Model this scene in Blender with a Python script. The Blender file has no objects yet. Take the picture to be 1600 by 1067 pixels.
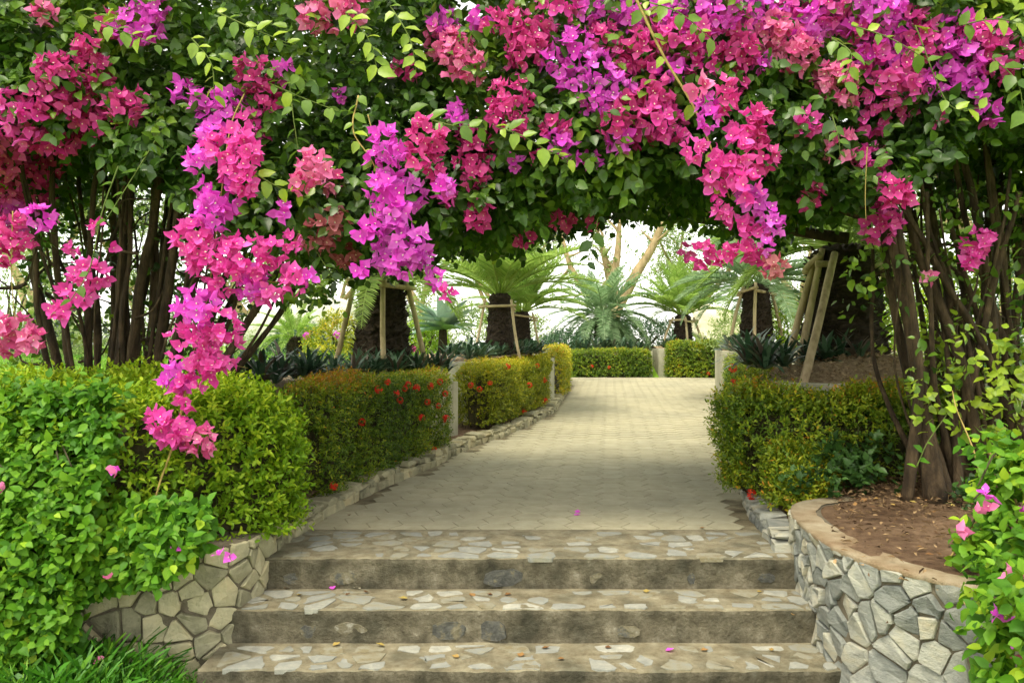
import bpy, bmesh, math
import numpy as np
from mathutils import Vector, Matrix

R = np.random.default_rng(7)
rad = math.radians
SC = bpy.context.scene
COL = SC.collection

# ------------------------------------------------------------------ camera
FPX, HZ, CAMZ = 1250.0, 540.0, 1.07          # focal length in photo pixels, horizon row, eye height above the path
cam_d = bpy.data.cameras.new('camera')
cam = bpy.data.objects.new('camera', cam_d); COL.objects.link(cam)
cam.location = (0, 0, CAMZ); cam.rotation_euler = (rad(90), 0, 0)
cam_d.sensor_width = 36; cam_d.lens = 36 * FPX / 1600
cam_d.shift_y = (HZ - 533.5) / 1600
cam_d.clip_start = 0.05; cam_d.clip_end = 5000
SC.camera = cam

# ------------------------------------------------------------------ sky, sun, exposure
SUN_EL, SUN_AZ = 66, 212                      # azimuth the light comes from, clockwise from +Y
w = bpy.data.worlds.new('World'); SC.world = w; w.use_nodes = True
nt = w.node_tree; nt.nodes.clear()
sky = nt.nodes.new('ShaderNodeTexSky'); sky.sky_type = 'NISHITA'; sky.sun_disc = False
sky.sun_elevation = rad(SUN_EL); sky.sun_rotation = rad(SUN_AZ)
sky.air_density = 1.0; sky.dust_density = 1.0; sky.ozone_density = 1.0
hs = nt.nodes.new('ShaderNodeHueSaturation'); hs.inputs['Saturation'].default_value = 0.10
bg = nt.nodes.new('ShaderNodeBackground'); bg.inputs['Strength'].default_value = 0.15
wo = nt.nodes.new('ShaderNodeOutputWorld')
nt.links.new(sky.outputs[0], hs.inputs['Color']); wm = nt.nodes.new('ShaderNodeMix'); wm.data_type = 'RGBA'; wm.blend_type = 'MULTIPLY'; wm.inputs[0].default_value = 1; wm.inputs[7].default_value = (1, .975, .90, 1)   # warm overcast
nt.links.new(hs.outputs[0], wm.inputs[6]); nt.links.new(wm.outputs[2], bg.inputs['Color']); nt.links.new(bg.outputs[0], wo.inputs['Surface'])
sun_d = bpy.data.lights.new('sun', 'SUN'); sun_d.energy = 1.4; sun_d.angle = rad(28); sun_d.color = (1, .91, .72)
sun = bpy.data.objects.new('sun', sun_d); COL.objects.link(sun)
ld = Vector((math.sin(rad(SUN_AZ)) * math.cos(rad(SUN_EL)), math.cos(rad(SUN_AZ)) * math.cos(rad(SUN_EL)), math.sin(rad(SUN_EL))))
sun.rotation_euler = ld.to_track_quat('Z', 'Y').to_euler(); sun.location = (0, 0, 20)
SC.view_settings.view_transform = 'Standard'; SC.view_settings.look = 'None'
SC.view_settings.exposure = 1.6; SC.view_settings.gamma = 1.0; SC.view_settings.use_curve_mapping = False
SC.render.engine = 'CYCLES'
SC.cycles.use_denoising = True
SC.cycles.use_adaptive_sampling = True; SC.cycles.adaptive_threshold = .025
SC.cycles.max_bounces = 6; SC.cycles.diffuse_bounces = 3; SC.cycles.transmission_bounces = 4; SC.cycles.transparent_max_bounces = 4

# ------------------------------------------------------------------ helpers
def at(px, py, Y):
    return np.array([(px - 800) * Y / FPX, Y, CAMZ - (py - HZ) * Y / FPX])
def proj(P):
    P = np.asarray(P); return 800 + P[..., 0] / P[..., 1] * FPX, HZ + (CAMZ - P[..., 2]) / P[..., 1] * FPX
def nrm(v):
    return v / np.maximum(np.linalg.norm(v, axis=-1, keepdims=True), 1e-9)
_ph = R.uniform(0, 6.28, (64, 3)); _dr = nrm(R.normal(size=(64, 3)))
def nz(P, f=1.0, seed=0, oct=3):
    P = np.asarray(P, float); s = 0; a = 1; t = 0
    for o in range(oct):
        for k in range(4):
            i = (seed * 7 + o * 4 + k) % 64
            s = s + a * np.sin((P @ _dr[i]) * f * 2.1 + _ph[i, 0] + 1.3 * np.sin((P @ _dr[(i + 9) % 64]) * f * 1.7 + _ph[i, 1]))
        t += 4 * a * .6; a *= .55; f *= 2.03
    return s / t
WP = {}
def empty(name, loc, label=None, cat=None, group=None, kind=None):
    o = bpy.data.objects.new(name, None); COL.objects.link(o); o.location = [float(c) for c in loc]; o.empty_display_size = .1
    WP[o.name] = np.array(loc, float)
    return tag(o, label, cat, group, kind)
def tag(o, label=None, cat=None, group=None, kind=None):
    if label: o['label'] = label
    if cat: o['category'] = cat
    if group: o['group'] = group
    if kind: o['kind'] = kind
    return o
def mesh(name, V, F, mats=None, tint=None, smooth=False, mi=None):
    """V (n,3); F list of int arrays (m,k)"""
    me = bpy.data.meshes.new(name)
    V = np.asarray(V, np.float32)
    F = [np.asarray(f, np.int32) for f in (F if isinstance(F, (list, tuple)) else [F]) if len(f)]
    me.vertices.add(len(V)); me.vertices.foreach_set('co', V.ravel())
    lv = np.concatenate([f.ravel() for f in F]); tot = np.concatenate([np.full(len(f), f.shape[1], np.int32) for f in F])
    me.loops.add(len(lv)); me.loops.foreach_set('vertex_index', lv)
    me.polygons.add(len(tot)); st = np.concatenate([[0], np.cumsum(tot)[:-1]]).astype(np.int32)
    me.polygons.foreach_set('loop_start', st); me.polygons.foreach_set('loop_total', tot)
    me.polygons.foreach_set('use_smooth', np.full(len(tot), bool(smooth)))
    for m in (mats if isinstance(mats, (list, tuple)) else [mats]):
        if m is not None: me.materials.append(m)
    if mi is not None: me.polygons.foreach_set('material_index', np.asarray(mi, np.int32))
    if tint is not None:
        a = me.attributes.new('tint', 'FLOAT', 'POINT'); a.data.foreach_set('value', np.asarray(tint, np.float32))
    me.update(calc_edges=True); me.validate()
    return me
def link(name, me, parent=None, loc=(0, 0, 0), rot=None, scale=None):
    """loc is a world position; rotation-free ancestors only"""
    o = bpy.data.objects.new(name, me); COL.objects.link(o)
    WP[o.name] = np.array(loc, float)
    if parent is not None:
        o.parent = parent; o.location = [float(c) for c in np.array(loc) - WP[parent.name]]
    else: o.location = [float(c) for c in loc]
    if rot is not None: o.rotation_euler = rot
    if scale is not None: o.scale = scale if hasattr(scale, '__len__') else (scale,) * 3
    return o
def mk(name, V, F, mats, parent=None, tint=None, smooth=False, mi=None, origin=None):
    V = np.asarray(V, float)
    if origin is None: origin = WP[parent.name] if parent is not None else (V.min(0) + V.max(0)) / 2 * [1, 1, 0] + [0, 0, V[:, 2].min()]
    return link(name, mesh(name, V - origin, F, mats, tint, smooth, mi), parent, origin)

# geometry pieces ---------------------------------------------------
def tube(pts, rad_, sides=7, rough=0.0, seed=0, cap=True):
    pts = np.asarray(pts, float); n = len(pts); rad_ = np.broadcast_to(rad_, n)
    t = nrm(np.gradient(pts, axis=0)); ref = np.array([.31, .92, .23]); V = []
    u = nrm(np.cross(t, ref)); v = np.cross(t, u)
    a = np.linspace(0, 2 * np.pi, sides, endpoint=False)
    ring = np.cos(a)[None, :, None] * u[:, None] + np.sin(a)[None, :, None] * v[:, None]
    rr = np.repeat(rad_[:, None], sides, 1)
    if rough:
        rr = rr * (1 + rough * nz(ring * 2 + pts[:, None] * 6, 1, seed))
    V = (pts[:, None] + ring * rr[..., None]).reshape(-1, 3)
    i = np.arange(n - 1)[:, None] * sides; j = np.arange(sides)[None]; k = (j + 1) % sides
    F = np.stack([i + j, i + k, i + sides + k, i + sides + j], -1).reshape(-1, 4)
    if cap:
        V = np.vstack([V, pts[:1], pts[-1:]]); b = n * sides
        c1 = np.stack([np.full(sides, b), (np.arange(sides) + 1) % sides, np.arange(sides)], -1)
        c2 = np.stack([np.full(sides, b + 1), (n - 1) * sides + np.arange(sides), (n - 1) * sides + (np.arange(sides) + 1) % sides], -1)
        return V, [F, np.vstack([c1, c2])]
    return V, [F]
def join(parts):
    Vs, by = [], {}; off = 0
    for V, F in parts:
        Vs.append(V)
        for f in (F if isinstance(F, list) else [F]):
            by.setdefault(f.shape[1], []).append(np.asarray(f) + off)
        off += len(V)
    return np.vstack(Vs), [np.vstack(f) for f in by.values()]
def spline(P, n):
    P = np.asarray(P, float); m = len(P); out = []
    Q = np.vstack([2 * P[0] - P[1], P, 2 * P[-1] - P[-2]])
    for s in np.linspace(0, m - 1 - 1e-6, n):
        i = int(s); t = s - i; a, b, c, d = Q[i:i + 4]
        out.append(.5 * (2 * b + (c - a) * t + (2 * a - 5 * b + 4 * c - d) * t * t + (3 * b - a - 3 * c + d) * t ** 3))
    return np.array(out)
def box(x0, x1, y0, y1, z0, z1):
    V = np.array([[x, y, z] for z in (z0, z1) for x, y in ((x0, y0), (x1, y0), (x1, y1), (x0, y1))], float)
    return V, [np.array([[3, 2, 1, 0], [4, 5, 6, 7], [0, 1, 5, 4], [1, 2, 6, 5], [2, 3, 7, 6], [3, 0, 4, 7]])]
def prism(poly, z0, z1, bevel=0):
    """poly (n,2) counter-clockwise"""
    poly = np.asarray(poly, float); n = len(poly); i = np.arange(n); j = (i + 1) % n
    rings = [np.c_[poly, np.full(n, z0)]]
    if bevel:
        c = poly.mean(0); rings.append(np.c_[poly, np.full(n, z1 - bevel)]); q = c + (poly - c) * (1 - bevel / np.linalg.norm(poly - c, axis=1).mean())
        rings.append(np.c_[q, np.full(n, z1)])
    else: rings.append(np.c_[poly, np.full(n, z1)])
    V = np.vstack(rings); F = []
    for r in range(len(rings) - 1): F.append(np.stack([r * n + i, r * n + j, (r + 1) * n + j, (r + 1) * n + i], -1))
    return V, [np.vstack(F), (np.arange(n) + (len(rings) - 1) * n)[None]]

# leaves ------------------------------------------------------------
LEAF_BIG = (np.array([[0, 0, 0], [.5, 0, -.03], [1, 0, -.17], [.17, .26, .06], [.5, .33, .05], [.82, .15, -.06], [.17, -.26, .06], [.5, -.33, .05], [.82, -.15, -.06]]),
            np.array([[0, 1, 4, 3], [1, 2, 5, 4], [0, 6, 7, 1], [1, 7, 8, 2]]))
LEAF_SM = (np.array([[0, 0, 0], [.3, .2, .05], [.72, .17, .03], [1, 0, -.06], [.72, -.17, .03], [.3, -.2, .05]]), np.array([[0, 3, 2, 1], [0, 5, 4, 3]]))
LEAF_STRAP = (np.array([[0, .05, 0], [0, -.05, 0], [.4, .07, .06], [.4, -.07, .06], [.75, .05, .02], [.75, -.05, .02], [1, 0, -.08]]), np.array([[0, 1, 3, 2], [2, 3, 5, 4], [4, 5, 6, 6]]))
def frames(d, n):
    d = nrm(d); n = nrm(n - (n * d).sum(-1, keepdims=True) * d); return np.stack([d, np.cross(n, d), n], -1)   # columns
def leaf_mesh_arrays(P, D, N, S, T, tmpl, crumple=.02):
    V0, F0 = tmpl; M = frames(D, N)
    V = P[:, None] + (np.einsum('nij,kj->nki', M, V0) + crumple * R.normal(size=(len(P), len(V0), 3))) * S[:, None, None]
    k = len(V0); F = (np.arange(len(P))[:, None, None] * k + F0[None]).reshape(-1, F0.shape[1])
    return V.reshape(-1, 3), F, np.repeat(T, k)
def rnd(n): return nrm(R.normal(size=(n, 3)))
def foliage(name, L, tmpl, mat, parent, singles=0, single_mesh=None):
    """L = dict(P,D,N,S,T).  The `singles` leaves that show largest become objects named leaf, the rest one part."""
    P, D, N, S, T = (L[k] for k in 'PDNST')
    keep = np.ones(len(P), bool)
    if singles:
        px, py = proj(P); ok = (P[:, 1] > 1) & (px > 4) & (px < 1596) & (py > 4) & (py < 1063)
        idx = np.where(ok)[0]; idx = idx[np.argsort(P[idx, 1])]
        cell = np.round(px[idx] / 13).astype(int) * 1000 + np.round(py[idx] / 13).astype(int)
        _, first = np.unique(cell, return_index=True); cand = idx[first]
        cand = cand[np.argsort(-(S[cand] / P[cand, 1]))][:singles]
        keep[cand] = False
        M = frames(D[cand], N[cand])
        ms = [mesh('leaf', tmpl[0], [tmpl[1]], mat, np.full(len(tmpl[0]), t), True) for t in np.linspace(.05, .95, 7)]
        for i, c in enumerate(cand):
            o = link('leaf', ms[int(np.clip(T[c], 0, .999) * 7)], parent, P[c], Matrix(M[i].tolist()).to_euler(), float(S[c]))
    V, F, t = leaf_mesh_arrays(P[keep], D[keep], N[keep], S[keep], T[keep], tmpl)
    o = mk(name, V, [F], mat, parent, t, True); o['kind'] = 'stuff'
    return o
def sprigs(P, N, L, k, size, up=.5, spread=.5, tint=None, droop=0.0, jit=.35):
    """k leaves along a little twig at every P, growing along N"""
    n = len(P); d = nrm(N * .8 + np.array([0, 0, up]) + rnd(n) * spread); Ls = L * R.uniform(.6, 1.3, n)
    a = nrm(np.cross(d, rnd(n))); b = np.cross(d, a); out = {c: [] for c in 'PDNST'}
    t0 = R.uniform(0, 1, n) if tint is None else tint; ph = R.uniform(0, 6.28, n)
    for i in range(k):
        f = (i + .5) / k; ang = ph + i * 2.4; side = np.cos(ang)[:, None] * a + np.sin(ang)[:, None] * b
        p = P + d * (Ls * f)[:, None]; ld_ = nrm(side + d * (.5 + .5 * f) + rnd(n) * jit + np.array([0, 0, -droop]))
        out['P'].append(p); out['D'].append(ld_); out['N'].append(nrm(d * .8 + np.array([0, 0, .5]) - side * .3 + rnd(n) * .35))
        out['S'].append(size * R.uniform(.6, 1.25, n) * (1.1 - .35 * f)); out['T'].append(np.clip(t0 + R.normal(0, .13, n) + .12 * f, 0, 1))
    return {c: np.concatenate(out[c]) for c in 'PDNST'}
def cat(*Ls): return {c: np.concatenate([l[c] for l in Ls]) for c in 'PDNST'}

# materials ---------------------------------------------------------
def mat_new(name):
    m = bpy.data.materials.new(name); m.use_nodes = True; n = m.node_tree; n.nodes.clear()
    return m, n, n.nodes.new('ShaderNodeOutputMaterial')
def ramp(n, cols):
    r = n.nodes.new('ShaderNodeValToRGB'); e = r.color_ramp.elements
    for i, (p, c) in enumerate(cols):
        el = e[i] if i < 2 else e.new(p)
        el.position = p; el.color = (*c, 1)
    return r
def mat_leaf(name, cols, trans=.3, rough=.45, spec=.35, src='tint'):
    m, n, out = mat_new(name)
    if src == 'tint':
        a = n.nodes.new('ShaderNodeAttribute'); a.attribute_name = 'tint'; fac = a.outputs['Fac']
    else:
        a = n.nodes.new('ShaderNodeObjectInfo'); fac = a.outputs['Random']
    r = ramp(n, cols); n.links.new(fac, r.inputs[0])
    tc = n.nodes.new('ShaderNodeTexCoord'); no = n.nodes.new('ShaderNodeTexNoise'); no.inputs['Scale'].default_value = 38; no.inputs['Detail'].default_value = 3
    n.links.new(tc.outputs['Object'], no.inputs['Vector'])
    mr = n.nodes.new('ShaderNodeMapRange'); mr.inputs[3].default_value = .72; mr.inputs[4].default_value = 1.28; n.links.new(no.outputs[0], mr.inputs[0])
    mx = n.nodes.new('ShaderNodeMix'); mx.data_type = 'RGBA'; mx.blend_type = 'MULTIPLY'; mx.inputs[0].default_value = 1
    n.links.new(r.outputs[0], mx.inputs[6]); n.links.new(mr.outputs[0], mx.inputs[7])
    p = n.nodes.new('ShaderNodeBsdfPrincipled'); p.inputs['Roughness'].default_value = rough; p.inputs['Specular IOR Level'].default_value = spec
    n.links.new(mx.outputs[2], p.inputs['Base Color'])
    t = n.nodes.new('ShaderNodeBsdfTranslucent'); n.links.new(mx.outputs[2], t.inputs['Color'])
    s = n.nodes.new('ShaderNodeMixShader'); s.inputs[0].default_value = trans
    n.links.new(p.outputs[0], s.inputs[1]); n.links.new(t.outputs[0], s.inputs[2]); n.links.new(s.outputs[0], out.inputs[0])
    return m
def mat_rough(name, cols, scale=6, bump=.3, bscale=40, rough=.85, obj_rand=0.0, stretch=(1, 1, 1), detail=6, spec=.3, cols2=None, scale2=1.5):
    m, n, out = mat_new(name)
    tc = n.nodes.new('ShaderNodeTexCoord'); mp = n.nodes.new('ShaderNodeMapping'); mp.inputs['Scale'].default_value = stretch
    geo = n.nodes.new('ShaderNodeNewGeometry'); n.links.new(geo.outputs['Position'], mp.inputs[0])
    no = n.nodes.new('ShaderNodeTexNoise'); no.inputs['Scale'].default_value = scale; no.inputs['Detail'].default_value = detail; no.inputs['Roughness'].default_value = .65
    n.links.new(mp.outputs[0], no.inputs['Vector'])
    r = ramp(n, cols)
    if obj_rand:
        oi = n.nodes.new('ShaderNodeObjectInfo'); mm = n.nodes.new('ShaderNodeMath'); mm.operation = 'MULTIPLY_ADD'
        sub = n.nodes.new('ShaderNodeMath'); sub.operation = 'SUBTRACT'; sub.inputs[1].default_value = .5; n.links.new(oi.outputs['Random'], sub.inputs[0])
        n.links.new(sub.outputs[0], mm.inputs[0]); mm.inputs[1].default_value = obj_rand; n.links.new(no.outputs[0], mm.inputs[2]); n.links.new(mm.outputs[0], r.inputs[0])
    else: n.links.new(no.outputs[0], r.inputs[0])
    colo = r.outputs[0]
    if cols2:
        n3 = n.nodes.new('ShaderNodeTexNoise'); n3.inputs['Scale'].default_value = scale2; n3.inputs['Detail'].default_value = 5; n.links.new(geo.outputs['Position'], n3.inputs['Vector'])
        r3 = ramp(n, cols2); n.links.new(n3.outputs[0], r3.inputs[0])
        mx = n.nodes.new('ShaderNodeMix'); mx.data_type = 'RGBA'; mx.blend_type = 'MULTIPLY'; mx.inputs[0].default_value = 1
        n.links.new(colo, mx.inputs[6]); n.links.new(r3.outputs[0], mx.inputs[7]); colo = mx.outputs[2]
    p = n.nodes.new('ShaderNodeBsdfPrincipled'); p.inputs['Roughness'].default_value = rough; p.inputs['Specular IOR Level'].default_value = spec
    n.links.new(colo, p.inputs['Base Color'])
    n2 = n.nodes.new('ShaderNodeTexNoise'); n2.inputs['Scale'].default_value = bscale; n2.inputs['Detail'].default_value = 8; n2.inputs['Roughness'].default_value = .7
    n.links.new(mp.outputs[0], n2.inputs['Vector'])
    b = n.nodes.new('ShaderNodeBump'); b.inputs['Strength'].default_value = bump; b.inputs['Distance'].default_value = .02
    n.links.new(n2.outputs[0], b.inputs['Height']); n.links.new(b.outputs[0], p.inputs['Normal']); n.links.new(p.outputs[0], out.inputs[0])
    return m

M = {}
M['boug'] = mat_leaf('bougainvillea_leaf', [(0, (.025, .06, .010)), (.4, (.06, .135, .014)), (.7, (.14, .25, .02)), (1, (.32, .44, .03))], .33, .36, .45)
M['boug_bright'] = mat_leaf('bright_leaf', [(0, (.03, .11, .008)), (.45, (.08, .225, .012)), (.8, (.17, .34, .018)), (1, (.34, .48, .025))], .33, .5, .25)
M['hedge_lime'] = mat_leaf('lime_hedge_leaf', [(0, (.05, .13, .008)), (.5, (.18, .33, .012)), (1, (.44, .55, .025))], .37, .5, .25)
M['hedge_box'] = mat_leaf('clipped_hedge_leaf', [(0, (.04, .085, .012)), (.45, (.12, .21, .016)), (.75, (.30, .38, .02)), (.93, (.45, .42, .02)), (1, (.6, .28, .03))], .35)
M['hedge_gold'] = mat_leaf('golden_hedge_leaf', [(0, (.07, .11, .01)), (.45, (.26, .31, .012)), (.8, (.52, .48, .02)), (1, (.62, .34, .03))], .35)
M['ivy'] = mat_leaf('dark_low_leaf', [(0, (.02, .055, .012)), (1, (.075, .17, .03))], .25)
M['rosette'] = mat_leaf('strap_leaf', [(0, (.018, .05, .025)), (.5, (.045, .10, .05)), (.82, (.11, .19, .11)), (1, (.12, .045, .045))], .15, .35, .5)
M['frond'] = mat_leaf('cycad_frond', [(0, (.16, .28, .05)), (.5, (.28, .43, .08)), (1, (.44, .57, .15))], .55)
M['frond_blue'] = mat_leaf('blue_cycad_frond', [(0, (.13, .24, .10)), (.5, (.23, .36, .17)), (1, (.38, .50, .28))], .55)
M['agave'] = mat_leaf('silver_succulent_leaf', [(0, (.15, .26, .18)), (1, (.36, .47, .36))], .15)
M['bgleaf'] = mat_leaf('far_tree_leaf', [(0, (.12, .2, .05)), (.5, (.24, .34, .1)), (1, (.45, .5, .2))], .45)
M['bgdark'] = mat_leaf('far_shrub_leaf', [(0, (.03, .08, .04)), (1, (.10, .19, .09))], .3)
M['grass'] = mat_leaf('grass_blade', [(0, (.03, .13, .012)), (.5, (.07, .24, .015)), (1, (.2, .38, .03))], .35)
def bract(name, a, b): return mat_leaf(name, [(0, a), (.45, tuple(.5 * (p + q) for p, q in zip(a, b))), (.93, b), (.97, (.8, .75, .5)), (1, (.85, .82, .6))], .42, .55, .25)
M['magenta'] = bract('magenta_bract', (.70, .045, .56), (.93, .19, .88))
M['hot'] = bract('hot_pink_bract', (.72, .04, .36), (.94, .17, .63))
M['crimson'] = bract('crimson_bract', (.54, .028, .22), (.84, .12, .45))
M['salmon'] = bract('salmon_pink_bract', (.68, .08, .30), (.91, .30, .56))
M['dusky'] = bract('dusky_pink_bract', (.36, .06, .09), (.60, .22, .25))
M['violet'] = bract('violet_bract', (.60, .05, .52), (.88, .22, .84))
M['ixora'] = bract('ixora_red', (.62, .025, .015), (.85, .06, .03))
M['bark'] = mat_rough('brown_bark', [(.25, (.028, .019, .010)), (.45, (.07, .046, .024)), (.6, (.13, .088, .046)), (.78, (.26, .19, .11))], 26, 1.4, 44, stretch=(1, 1, .22), detail=10, cols2=[(.38, (.55, .55, .55)), (.6, (1, 1, 1))], scale2=6)
M['palebark'] = mat_rough('pale_bark', [(.3, (.20, .14, .07)), (.7, (.46, .35, .19))], 9, .4, 30, stretch=(1, 1, .4))
M['stemgold'] = mat_rough('young_stem', [(.3, (.20, .15, .04)), (.7, (.42, .32, .10))], 30, .2, 90)
M['greenstem'] = mat_rough('green_stem', [(.3, (.06, .10, .02)), (.7, (.15, .19, .04))], 30, .2, 90)
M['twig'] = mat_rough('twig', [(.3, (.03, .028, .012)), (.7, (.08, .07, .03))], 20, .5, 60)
M['pole'] = mat_rough('wood_pole', [(.3, (.26, .20, .11)), (.5, (.46, .36, .21)), (.75, (.6, .49, .31))], 12, .4, 60, stretch=(1, 1, .3))
M['cytrunk'] = mat_rough('cycad_trunk_fibre', [(.3, (.012, .008, .006)), (.6, (.045, .03, .018)), (.85, (.13, .085, .05))], 18, 1.0, 46, stretch=(1, 1, 2.2))
M['concrete'] = mat_rough('concrete', [(.3, (.30, .29, .2)), (.7, (.5, .48, .35))], 5, .25, 70)
M['paver'] = mat_rough('paver', [(.2, (.345, .315, .20)), (.5, (.42, .385, .255)), (.8, (.50, .465, .325))], 9, .3, 120, obj_rand=.12, detail=10, cols2=[(.3, (.78, .80, .82)), (.65, (1, 1, 1))], scale2=1.2)
M['joint'] = mat_rough('path_joint', [(.3, (.07, .055, .03)), (.52, (.2, .17, .1)), (.7, (.38, .34, .21))], 5, .5, 160)
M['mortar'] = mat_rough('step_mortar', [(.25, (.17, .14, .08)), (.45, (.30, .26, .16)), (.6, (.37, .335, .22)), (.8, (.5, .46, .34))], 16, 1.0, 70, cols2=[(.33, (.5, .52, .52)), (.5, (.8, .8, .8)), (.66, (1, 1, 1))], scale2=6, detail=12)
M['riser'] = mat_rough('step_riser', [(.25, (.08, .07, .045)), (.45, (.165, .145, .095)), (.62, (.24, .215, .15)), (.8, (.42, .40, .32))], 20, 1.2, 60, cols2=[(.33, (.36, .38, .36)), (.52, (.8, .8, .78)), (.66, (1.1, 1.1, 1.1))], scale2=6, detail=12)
M['flag'] = mat_rough('flagstone', [(.15, (.22, .19, .11)), (.32, (.27, .26, .19)), (.5, (.25, .26, .23)), (.7, (.33, .33, .275)), (.92, (.46, .45, .37))], 16, .6, 60, obj_rand=.55, detail=10)
M['darkrock'] = mat_rough('dark_rock', [(.25, (.04, .042, .038)), (.48, (.10, .10, .085)), (.58, (.17, .15, .09)), (.7, (.22, .20, .14)), (.82, (.48, .47, .4))], 22, .9, 50, obj_rand=.3, rough=.6, detail=10)
M['stone_grey'] = mat_rough('grey_wall_stone', [(.12, (.15, .165, .15)), (.4, (.27, .28, .245)), (.6, (.40, .40, .33)), (.9, (.52, .47, .33))], 12, .8, 36, obj_rand=.55, stretch=(1, 1, 2.0), detail=10)
M['stone_beige'] = mat_rough('beige_wall_stone', [(.12, (.2, .19, .12)), (.42, (.35, .33, .21)), (.62, (.47, .43, .27)), (.9, (.56, .48, .28))], 12, .8, 36, obj_rand=.5, detail=10)
M['wallmortar'] = mat_rough('wall_mortar', [(.3, (.09, .075, .05)), (.7, (.22, .19, .13))], 12, .8, 50)
M['cap'] = mat_rough('cement_cap', [(.25, (.20, .15, .085)), (.45, (.33, .27, .17)), (.62, (.41, .35, .24)), (.8, (.52, .47, .35))], 9, .9, 60, detail=12, cols2=[(.35, (.62, .48, .38)), (.52, (.88, .82, .76)), (.66, (1, 1, 1))], scale2=3.5)
M['soil'] = mat_rough('red_soil', [(.25, (.08, .045, .024)), (.45, (.19, .115, .062)), (.62, (.27, .175, .10)), (.8, (.42, .30, .19))], 16, 1.3, 60, detail=12, cols2=[(.35, (.6, .55, .5)), (.6, (1, 1, 1))], scale2=3)
M['straw'] = mat_rough('dry_mulch', [(.25, (.15, .10, .05)), (.45, (.34, .24, .14)), (.7, (.6, .46, .28))], 30, 1.2, 90, stretch=(1, .4, 1), detail=10)
M['ground'] = mat_rough('lawn_green', [(.25, (.09, .21, .012)), (.5, (.17, .33, .016)), (.8, (.28, .43, .03))], 3, .6, 90)
M['boulder'] = mat_rough('pale_boulder', [(.3, (.36, .38, .28)), (.6, (.55, .56, .44)), (.8, (.68, .68, .56))], 1.6, .4, 14)
M['cream'] = mat_rough('cream_rock', [(.3, (.55, .5, .34)), (.7, (.8, .76, .58))], 3, .4, 20)
M['deadleaf'] = mat_leaf('dead_leaf', [(0, (.14, .07, .03)), (.5, (.30, .17, .06)), (1, (.36, .28, .08))], .1, .7, .2, 'object')

# ------------------------------------------------------------------ path, ground
YT, SLOPE = 4.60, .02
def zpath(Y): return np.maximum(np.asarray(Y, float) - YT, 0) * SLOPE
LK = np.array([(-1.225, 4.0), (-1.19, 4.58), (-1.14, 5.09), (-.975, 5.8), (-.66, 6.85), (-.39, 8.0), (-.12, 8.65), (.15, 9.5), (.6, 11.3), (.98, 14.4), (1.3, 18.6), (1.3, 19.6)])
RK = np.array([(1.35, 4.0), (1.42, 4.58), (1.53, 5.28), (1.77, 6.3), (2.15, 7.85), (3.14, 11.6), (4.3, 16.1), (5.2, 18.6), (6.2, 19.6)])
def lx(Y): return np.interp(Y, LK[:, 1], LK[:, 0])
def rx(Y): return np.interp(Y, RK[:, 1], RK[:, 0])

def ground_z(x, Y):
    z = zpath(np.clip(Y, 0, 19)) - .06
    lawn = np.clip((lx(np.clip(Y, 4, 19.5)) - .5 - x) / 2.2, 0, 1); lawn = lawn * lawn * (3 - 2 * lawn)
    z = z + lawn * (.58 + .012 * np.clip(Y, 0, 30) - z)
    rl = np.clip((x - rx(np.clip(Y, 4, 19.5)) - .6) / 2.0, 0, 1)
    z = z + rl * (.25 + .02 * np.clip(Y, 0, 30) - z)
    bl = np.clip((Y - 20.0) / 2, 0, 1); z = z + bl * (.75 - z)
    fr = np.clip((4.9 - Y) / .5, 0, 1) * (np.abs(x) < 400)
    fr = np.where(x > 1.9, np.clip((4.1 - Y) / .4, 0, 1), fr)
    return z * (1 - fr) + fr * -.47
gx = np.concatenate([-np.geomspace(1500, 6, 22), np.linspace(-5.6, 7.6, 90), np.geomspace(8, 1500, 22)])
gy = np.concatenate([[-1500, -300, -60, -15, -4, 0, 2], np.linspace(3, 24, 110), np.geomspace(25, 1800, 26)])
X, Yg = np.meshgrid(gx, gy); Z = ground_z(X, Yg)
n0, n1 = X.shape; ii = (np.arange(n0 - 1)[:, None] * n1 + np.arange(n1 - 1)[None]).ravel()
g = mk('ground', np.stack([X, Yg, Z], -1).reshape(-1, 3), [np.stack([ii, ii + 1, ii + n1 + 1, ii + n1], -1)], M['ground'], smooth=True, origin=np.zeros(3)); g['kind'] = 'structure'

# path bed with hexagonal pavers
ys = np.concatenate([np.linspace(YT, 19.6, 60)])
Lp = np.c_[lx(ys), ys, zpath(ys) - .008]; Rp = np.c_[rx(ys), ys, zpath(ys) - .008]
V = np.vstack([Lp, Rp]); n = len(ys); i = np.arange(n - 1)
path = mk('path', V, [np.stack([i, n + i, n + i + 1, i + 1], -1)], M['joint'], origin=np.array([0, 8, 0])); path['kind'] = 'structure'
S_ = .112; HEXA = np.arange(6) * np.pi / 3
rot = rad(-7); cr, sr = math.cos(rot), math.sin(rot); cells = []
for a in range(-70, 160):
    for b in range(-90, 160):
        u, v = a * 1.5 * S_ * 1.006, (b + .5 * (a % 2)) * math.sqrt(3) * S_ * 1.006
        x, y = u * cr - v * sr, u * sr + v * cr + 5.5
        if YT - .03 < y < 19.5 and lx(y) + .05 < x < rx(y) - .04: cells.append((y, x))
cells.sort()
def hexpoly(s): return np.c_[np.cos(HEXA + rot), np.sin(HEXA + rot)] * s
hv, hf = prism(hexpoly(S_ * .978), -.03, 0, .0006)
hmesh = mesh('paver', hv, hf, M['paver'])
for y, x in cells[:300]:
    o = link('paver', hmesh, path, (x, y, zpath(y) - .004 + R.uniform(-.0006, .0008)), (SLOPE + R.normal(0, .0015), R.normal(0, .002), R.normal(0, .008)))
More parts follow.
